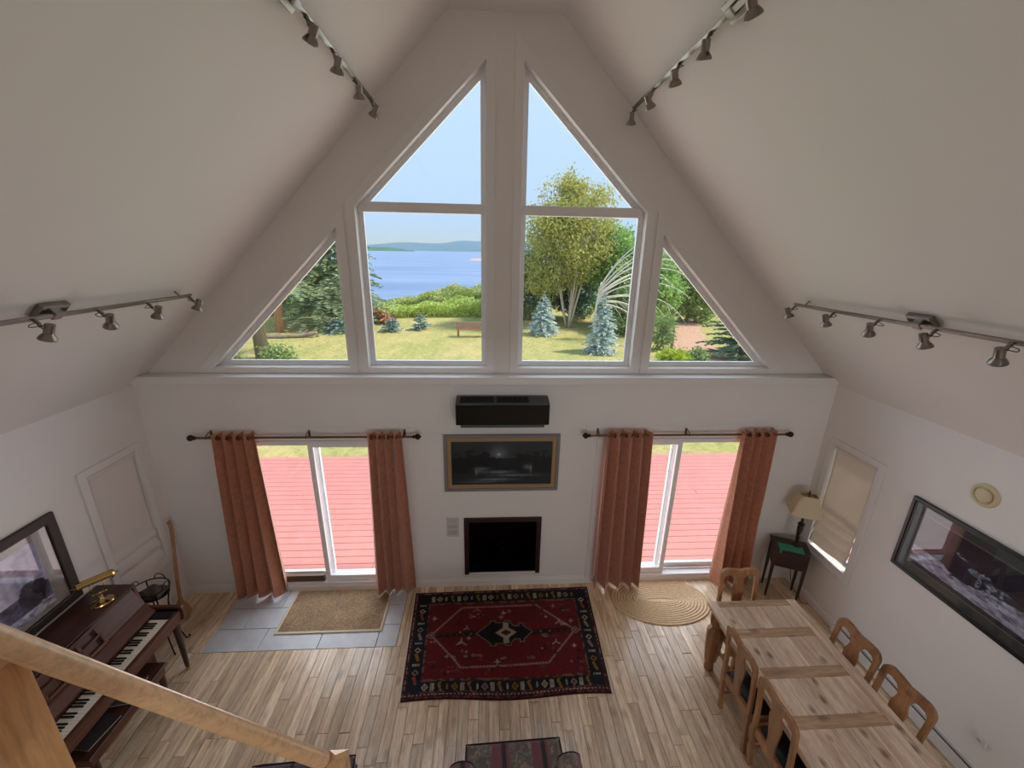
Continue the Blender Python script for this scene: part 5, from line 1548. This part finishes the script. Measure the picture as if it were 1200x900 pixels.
def broadleaf(name, label, loc, h, crown_c, crown_r, leaves, mat, seed, stems=1, bark=None, size=0.16, ncl=60, clr=0.42, spread=0.6, group=None, extra=None):
    rng = np.random.default_rng(seed)
    t = thing(name, label, 'tree', loc, group=group)
    cs, cc = clumps(rng, ncl, leaves, crown_c, crown_r, (clr, clr, clr*0.8), 0.35)
    if extra:
        for ec, er, en in extra:
            c2, _ = clumps(rng, max(6, ncl//4), en, ec, er, (clr*0.7,)*3, 0.2); cs = np.vstack([cs, c2])
    V, F = leaf_cards(cs, size, rng)
    link('crown', fast_mesh('crown', V, F), t, mat)
    for k in range(stems):
        a = 2*PI*k/max(1, stems)+rng.uniform(0, 1)
        ex, ey = (math.cos(a)*spread*rng.uniform(0.5, 1.2), math.sin(a)*spread*0.6) if stems > 1 else (rng.uniform(-.2, .2), 0)
        b0 = (math.cos(a)*0.12*(stems > 1), math.sin(a)*0.1*(stems > 1), 0)
        mb = MB(); r0 = (0.075 if stems > 1 else 0.14)
        pts = smooth_path([b0, (b0[0]+ex*0.45, b0[1]+ey*0.4, h*0.3), (b0[0]+ex, b0[1]+ey, h*0.6), (ex*1.5, ey*1.3, h*0.92)], 4)
        mb.tube(pts, [r0*(1-0.85*i/(len(pts)-1)) for i in range(len(pts))], 7)
        mb.build('trunk', bark or M_bark, t, smooth=True)
    br = MB()
    for c in cc[:: max(1, ncl//22)]:
        st_ = Vector((c[0]*0.25, c[1]*0.25, max(0.3, c[2]*0.62)))
        br.tube([st_, (st_+Vector(c))*0.5+Vector((0, 0, 0.15)), Vector(c)], [0.03, 0.02, 0.006], 5)
    br.build('branches', bark or M_bark, t)
    return t
def conifer(name, label, loc, h, R_, mat, seed, z0=0.05, whorls=16, per=10, tw=14, droop=0.25, cw=0.05, cat='tree', group=None, lift=0.0, bark=None, pw=0.9, jitter=0.15, trunk_r=None):
    rng = np.random.default_rng(seed); t = thing(name, label, cat, loc, group=group)
    Vs = []
    for w_ in range(whorls):
        f = w_/(whorls-1); z = z0 + (h*0.97-z0)*f
        Lb = R_*((1-f)**pw)*1.0 + 0.05*h*(1-f*0.5)*0.4
        for k in range(per if f < 0.8 else max(4, per//2)):
            a = rng.uniform(0, 2*PI); l = Lb*rng.uniform(0.75, 1.12); zz = z+rng.normal(0, jitter*h/whorls)
            d = np.array([math.cos(a), math.sin(a), 0]); sd = np.array([-math.sin(a), math.cos(a), 0])
            up0 = lift*(0.3+f)
            for q in range(tw):
                s_ = (q+0.5)/tw
                p = d*l*s_ + np.array([0, 0, zz + up0*l*s_ - droop*l*s_*s_*(1.2-f*0.6)])
                for sg in (-1, 1):
                    tl = l*0.34*(1.05-s_*0.75)*rng.uniform(0.7, 1.2)
                    dir_ = d*0.75 + sd*sg*0.75 + np.array([0, 0, rng.uniform(-0.25, 0.2)])
                    dir_ /= np.linalg.norm(dir_)
                    e_ = p + dir_*tl
                    wv = np.cross(dir_, rng.normal(size=3)); wv = wv/np.linalg.norm(wv)*cw*rng.uniform(0.7, 1.3)
                    Vs.append([p-wv*0.5, p+dir_*tl*0.5-wv, e_, p+dir_*tl*0.5+wv])
    V = np.array(Vs).reshape(-1, 3)
    link('needles', fast_mesh('needles', V, np.arange(len(V)).reshape(-1, 4)), t, mat)
    tr = trunk_r or max(0.02, h*0.018)
    mb = MB(); mb.tube([(0, 0, 0), (0, 0, h*0.5), (0, 0, h*0.98)], [tr, tr*0.6, tr*0.1], 9); mb.build('trunk', bark or M_bark, t, smooth=True)
    return t

# left: spruce with a bare lower trunk, spruce crown behind, red trunk
sp = conifer('spruce_tree', 'old spruce with thick grey bare trunk nearest the left window', (-9.72, 17.55, GZ), 9.0, 2.6, M_spruce, 51, z0=3.3, whorls=15, per=14, tw=18, cw=0.042, trunk_r=0.29, bark=M_bark)
conifer('spruce_tree', 'large dense spruce whose crown fills the left triangular window', (-9.6, 26.0, GZ), 10.5, 3.5, M_spruce, 52, z0=1.0, whorls=24, per=17, tw=22, cw=0.042, droop=0.22)
conifer('spruce_tree', 'spruce with split reddish trunk behind the old bare trunk', (-11.75, 23.5, GZ), 9.0, 2.4, M_spruce, 53, z0=3.0, whorls=13, per=13, tw=17, cw=0.045, bark=M_redbark, trunk_r=0.26)
broadleaf('leafy_tree', 'green leafy tree behind the red trunk at the far left', (-14.2, 29.5, GZ), 5.5, (0, 0, 2.8), (2.6, 1.8, 2.6), 6000, M_midleaf, 54)
broadleaf('leafy_tree', 'green leafy tree behind the crown of the large spruce', (-13.2, 32.5, GZ), 5.5, (0, 0, 2.4), (2.4, 1.8, 2.4), 6000, M_midleaf, 55)
lg_ = thing('fallen_log', 'grey fallen log lying on the lawn beside the red trunk', 'log', (-10.4, 21.9, GZ), 0.15)
mb = MB(); mb.tube(smooth_path([(-1.3, 0.1, 0.08), (-0.4, 0, 0.13), (0.5, 0.05, 0.16), (1.2, 0.0, 0.3)], 4), [0.10]*8+[0.11, 0.12, 0.13, 0.10, 0.06], 8); mb.build('trunk', M_dead if False else M_bark, lg_, smooth=True)
MB().tube([(0.3, 0, 0.15), (0.7, 0.3, 0.4)], [0.05, 0.02], 6).build('branch_stub', M_bark, lg_)
rng = np.random.default_rng(70)
for (x, y, w_, h_, lb) in ((-8.7, 16.6, 0.8, 0.55, 'dark leafy shrub at the foot of the old spruce trunk'), (-10.9, 16.2, 1.0, 0.4, 'low grey-green shrub at the left corner of the lawn')):
    sh_ = thing('shrub', lb, 'shrub', (x, y, GZ)); cs, cc = clumps(rng, 20, 1500, (0, 0, h_*0.5), (w_, w_*0.7, h_*0.6), (0.15,)*3, 0.2)
    cs[:, 2] = np.abs(cs[:, 2]); V, F = leaf_cards(cs, 0.10, rng); link('foliage', fast_mesh('foliage', V, F), sh_, M_midleaf)

# small blue spruces on the lawn
M_blue2 = leaf_mat('teal_spruce_needle', '#6f8a88', '#98b0ac', '#bccdc8', 0.15)
def small_blue(lb, loc, h, R_, seed):
    conifer('small_blue_spruce', lb, loc, h, R_, M_blue2, seed, z0=0.1, whorls=7, per=11, tw=8, droop=0.05, cw=0.05, cat='shrub', lift=0.12, pw=0.75)
small_blue('small flat blue spruce seen in the left triangular window', (-8.75, 23.5, GZ), 0.95, 0.95, 61)
small_blue('small flat blue spruce left of the small conical one', (-5.82, 24.3, GZ), 0.85, 0.72, 62)
small_blue('small conical blue spruce between the flat one and the bench', (-4.24, 24.9, GZ), 1.05, 0.68, 63)
conifer('blue_spruce', 'silvery blue spruce left of the birch trunks', (2.97, 23.3, GZ), 2.5, 1.02, M_blue, 64, z0=0.12, whorls=17, per=14, tw=14, droop=0.18, cw=0.036, lift=0.1, pw=0.85)
conifer('blue_spruce', 'taller silvery blue spruce nearest the lawn, right of the birch trunks', (5.22, 18.96, GZ), 2.98, 0.92, M_blue, 65, z0=0.12, whorls=21, per=14, tw=14, droop=0.2, cw=0.034, lift=0.12, pw=0.8)

# bench
bc = thing('garden_bench', 'brown slatted garden bench on the lawn seen from behind', 'bench', (-1.08, 22.6, GZ), math.radians(-4))
M_bench = plain('brown_bench_paint', '#b08578', 0.7, var=0.1, vscale=6)
for k in range(4): MB().box((-0.85, -0.015, 0.46+k*0.105), (0.85, 0.015, 0.46+k*0.105+0.085), Matrix.Rotation(math.radians(8), 4, 'X')).build('back_slat', M_bench, bc)
for k in range(4): MB().box((-0.85, 0.0+k*0.105, 0.40), (0.85, 0.085+k*0.105, 0.425)).build('seat_slat', M_bench, bc)
for x in (-0.78, 0.78):
    MB().box((x-0.03, -0.03, 0), (x+0.03, 0.03, 0.86)).build('leg', M_bench, bc); MB().box((x-0.03, 0.36, 0), (x+0.03, 0.42, 0.58)).build('leg', M_bench, bc)
    MB().box((x-0.035, -0.03, 0.58), (x+0.035, 0.43, 0.61)).build('armrest', M_bench, bc)

# shore thicket and tall grass
def band(name, lb, mat, y0, y1, n_, top, size, seed, x0=-20, x1=3.5, cat='bushes'):
    rng = np.random.default_rng(seed)
    x = rng.uniform(x0, x1, n_); y = rng.uniform(y0, y1, n_)
    az = np.degrees(np.arctan2(x+0.14, y)); el = np.interp(az, [-40, -22, -15.0, -12, -9.5, -6.5, -4.5, -1.5, 10], [-.118, -.115, -.1125, -.106, -.0965, -.084, -.072, -.070, -.068])
    zt = 3.946 + el*np.hypot(x+.14, y)
    g = np.array([gz(a, b) for a, b in zip(x, y)])
    lump = 0.78+0.22*np.sin(x*2.1+np.sin(y*1.3)*2)*np.sin(y*1.7+x*0.6)
    Ht = np.maximum(0.25, (zt-g)*top)*lump
    z = g + Ht*(rng.random(n_)**0.55)
    V, F = leaf_cards(np.stack([x, y, z], 1), size, rng)
    link(name, fast_mesh(name, V, F), None, mat, kind='stuff', label=lb, cat=cat)
band('thicket', 'olive green shore thicket between the lawn and the sea', M_thicket, 31.5, 37, 70000, 1.0, 0.145, 81)
band('tall_grass', 'bright tall grass strip in front of the shore thicket', M_tall, 29.3, 32.5, 36000, 0.62, 0.12, 82, cat='grass')
bp_ = thing('brush_pile', 'reddish brown brush pile beside the small flat blue spruce', 'brush pile', (-7.3, 27.2, GZ))
rng = np.random.default_rng(84); cs, cc = clumps(rng, 20, 1600, (0, 0, 0.35), (1.1, 0.8, 0.55), (0.15,)*3, 0.1); cs[:, 2] = np.abs(cs[:, 2])
V, F = leaf_cards(cs, 0.14, rng, aspect=3); link('twigs', fast_mesh('twigs', V, F), bp_, leaf_mat('dry_brush', '#9c6a50', '#b98566', '#c9a183', 0.1))

# right side: birch, green trees, dead tree, fence, path, conifers
broadleaf('birch_tree', 'yellow-green birch with several pale stems behind the blue spruces', (4.95, 26.2, GZ), 9.2, (-0.1, 0, 5.3), (2.9, 2.2, 3.3), 22000, M_birchleaf, 91, stems=6, bark=M_birch, size=0.12, ncl=150, clr=0.36, spread=1.3,
          extra=[((-0.4, 0, 8.2), (1.7, 1.0, 1.0), 1500), ((-2.0, 0, 3.0), (1.4, 1.2, 1.6), 2600)])
broadleaf('green_tree', 'bright green leafy tree right of the birch', (8.0, 27.0, GZ), 6.2, (0, 0, 3.6), (2.1, 1.8, 3.0), 11000, M_greenleaf, 92, size=0.15, ncl=80, clr=0.34)
broadleaf('green_tree', 'green leafy tree beyond the post between the right windows', (9.6, 25.2, GZ), 4.9, (0, 0, 2.5), (1.9, 1.6, 2.3), 9500, M_greenleaf, 93, size=0.14, ncl=70, clr=0.32)
broadleaf('green_tree', 'mid green tree at the top of the right triangular window', (13.9, 28.5, GZ), 6.0, (0, 0, 2.8), (2.7, 2.0, 2.9), 12000, M_midleaf, 94, size=0.16, ncl=70, clr=0.36)
broadleaf('green_tree', 'low dark green tree behind the left blue spruce', (2.6, 29.0, GZ), 4.8, (0, 0, 2.3), (2.2, 1.5, 2.2), 8000, M_darkneedle, 95, size=0.14, ncl=60, clr=0.34)
broadleaf('green_tree', 'low dark green tree behind the birch stems', (5.9, 30.0, GZ), 4.8, (0, 0, 2.0), (2.6, 1.5, 2.2), 9000, M_darkneedle, 96, size=0.14, ncl=60, clr=0.34)
broadleaf('green_tree', 'bushy green tree behind the fence', (8.3, 24.0, GZ), 3.4, (0, 0, 1.5), (1.6, 1.3, 1.6), 6500, M_midleaf, 97, size=0.13, ncl=50, clr=0.28)
for k, (x, y, h_) in enumerate(((8, 52, 8.5), (11, 56, 9.6), (14.5, 50, 8.2), (17, 55, 9.0), (20, 49, 8.0), (23, 53, 9.0), (26.5, 50, 9.5), (30, 48, 9.0), (34, 50, 10), (38, 47, 10))):
    conifer('conifer', 'dark conifer in the far hillside row, %s from the left' % ['first', 'second', 'third', 'fourth', 'fifth', 'sixth', 'seventh', 'eighth', 'ninth', 'tenth'][k], (x, y, gz(x, y)), h_-gz(x, y)-2.6, 1.9, M_darkneedle, 100+k, whorls=12, per=8, tw=7, cw=0.13, group='far row of conifers')
conifer('dark_spruce', 'dark green spruce with layered boughs in the right triangular window', (11.5, 18.0, GZ), 5.2, 2.0, M_darkneedle, 121, z0=0.35, whorls=13, per=13, tw=20, cw=0.04, droop=0.12, lift=0.06)
dt = thing('dead_tree', 'bleached dead tree with long arching bare branches', 'tree', (5.65, 22.0, GZ))
mb = MB(); mb.tube(smooth_path([(0, 0, 0), (-0.05, 0.05, 1.2), (0.0, 0, 2.2), (0.15, 0.05, 3.1)], 4), [0.09-0.005*i for i in range(13)], 7); mb.build('trunk', M_dead, dt, smooth=True)
rr = random.Random(8)
for k in range(17):
    f = k/16
    el = math.radians(66-70*f+rr.uniform(-7, 7)); ln = (4.9+1.2*math.sin(f*PI)-1.6*f)*rr.uniform(0.8, 1.1); az_ = rr.uniform(-0.45, 0.45)
    p = Vector((0.02, 0, 2.75-0.75*f)); pts = [p.copy()]; n_ = 14
    for q in range(n_):
        e2 = el - math.radians(75)*(q/n_)**1.5
        p = p + Vector((math.cos(e2)*math.cos(az_), math.cos(e2)*math.sin(az_), math.sin(e2)))*(ln/n_); pts.append(p.copy())
    mb = MB(); mb.tube(pts, [0.042*(1-0.8*i/n_) for i in range(n_+1)], 5)
    for q in range(6):
        i0 = 4+int(q*1.6); t_ = (pts[i0+1]-pts[i0]).normalized()
        dd = (t_*rr.uniform(0.3, 0.7)+Vector((rr.uniform(-.1, .1), rr.uniform(-.3, .3), rr.uniform(-0.6, 0.15))))*rr.uniform(0.5, 1.1)
        mb.tube([pts[i0], pts[i0]+dd*0.55, pts[i0]+dd+Vector((0, 0, -0.12))], [0.013, 0.010, 0.004], 4)
    mb.build('branch', M_dead, dt, smooth=True)
fc = thing('rail_fence', 'weathered wooden post and rail fence beside the blue spruce', 'fence', (7.35, 20.6, GZ))
M_fence = wood('weathered_fence', '#b9a48e', '#8a7663', 'X', 'Object', 0.8, 6)
for x in (0.0, 1.9): MB().box((x-0.06, -0.06, 0), (x+0.06, 0.06, 0.95), Matrix.Rotation(-0.25, 4, 'Z')).build('post', M_fence, fc)
for z in (0.35, 0.72): MB().box((0.0, -0.03, z), (1.9, 0.03, z+0.1), Matrix.Rotation(-0.25, 4, 'Z')).build('rail', M_fence, fc)
broadleaf('green_tree', 'dense green bush closing the view at the end of the pink path', (16.8, 33.5, GZ), 4.2, (0, 0, 1.9), (3.6, 1.8, 2.2), 10000, M_greenleaf, 98, size=0.15, ncl=70, clr=0.36)
# gravel path
pc = [(10.3, 15.6, 1.5), (10.2, 17.5, 1.35), (10.6, 20, 1.25), (11.3, 23, 1.2), (12.6, 26.5, 1.3), (14.5, 30, 1.4)]
V = []
P = smooth_path([(a, b, c) for a, b, c in pc], 5)
for p in P:
    wv = 0.15*math.sin(p.y*2.2); V += [(p.x-p.z+wv, p.y, gz(p.x, p.y)+0.02), (p.x, p.y, gz(p.x, p.y)+0.035), (p.x+p.z+wv, p.y, gz(p.x, p.y)+0.02)]
F = [(i*3+j, i*3+j+1, (i+1)*3+j+1, (i+1)*3+j) for i in range(len(P)-1) for j in range(2)]
link('path', fast_mesh('path', V, F), None, plain('pink_gravel', '#c9a18a', 1.0, var=0.18, vscale=7, spec=0, kind='World'), kind='structure')
rng = np.random.default_rng(131)
for (x, y, w_, h_, mat, lb) in ((7.9, 17.0, 0.7, 0.5, M_yel, 'yellow-green leafy plant at the left edge of the path'), (9.0, 17.0, 0.4, 0.5, M_midleaf, 'grey-green shrub between the yellow plant and the path'), (8.6, 19.8, 0.8, 1.6, M_midleaf, 'bushy olive shrub on the left side of the path')):
    sh_ = thing('shrub', lb, 'shrub', (x, y, GZ)); cs, cc = clumps(rng, 24, 1800, (0, 0, h_*0.5), (w_, w_*0.8, h_*0.6), (0.13,)*3, 0.2)
    cs[:, 2] = np.abs(cs[:, 2]); V, F = leaf_cards(cs, 0.10, rng); link('foliage', fast_mesh('foliage', V, F), sh_, mat)
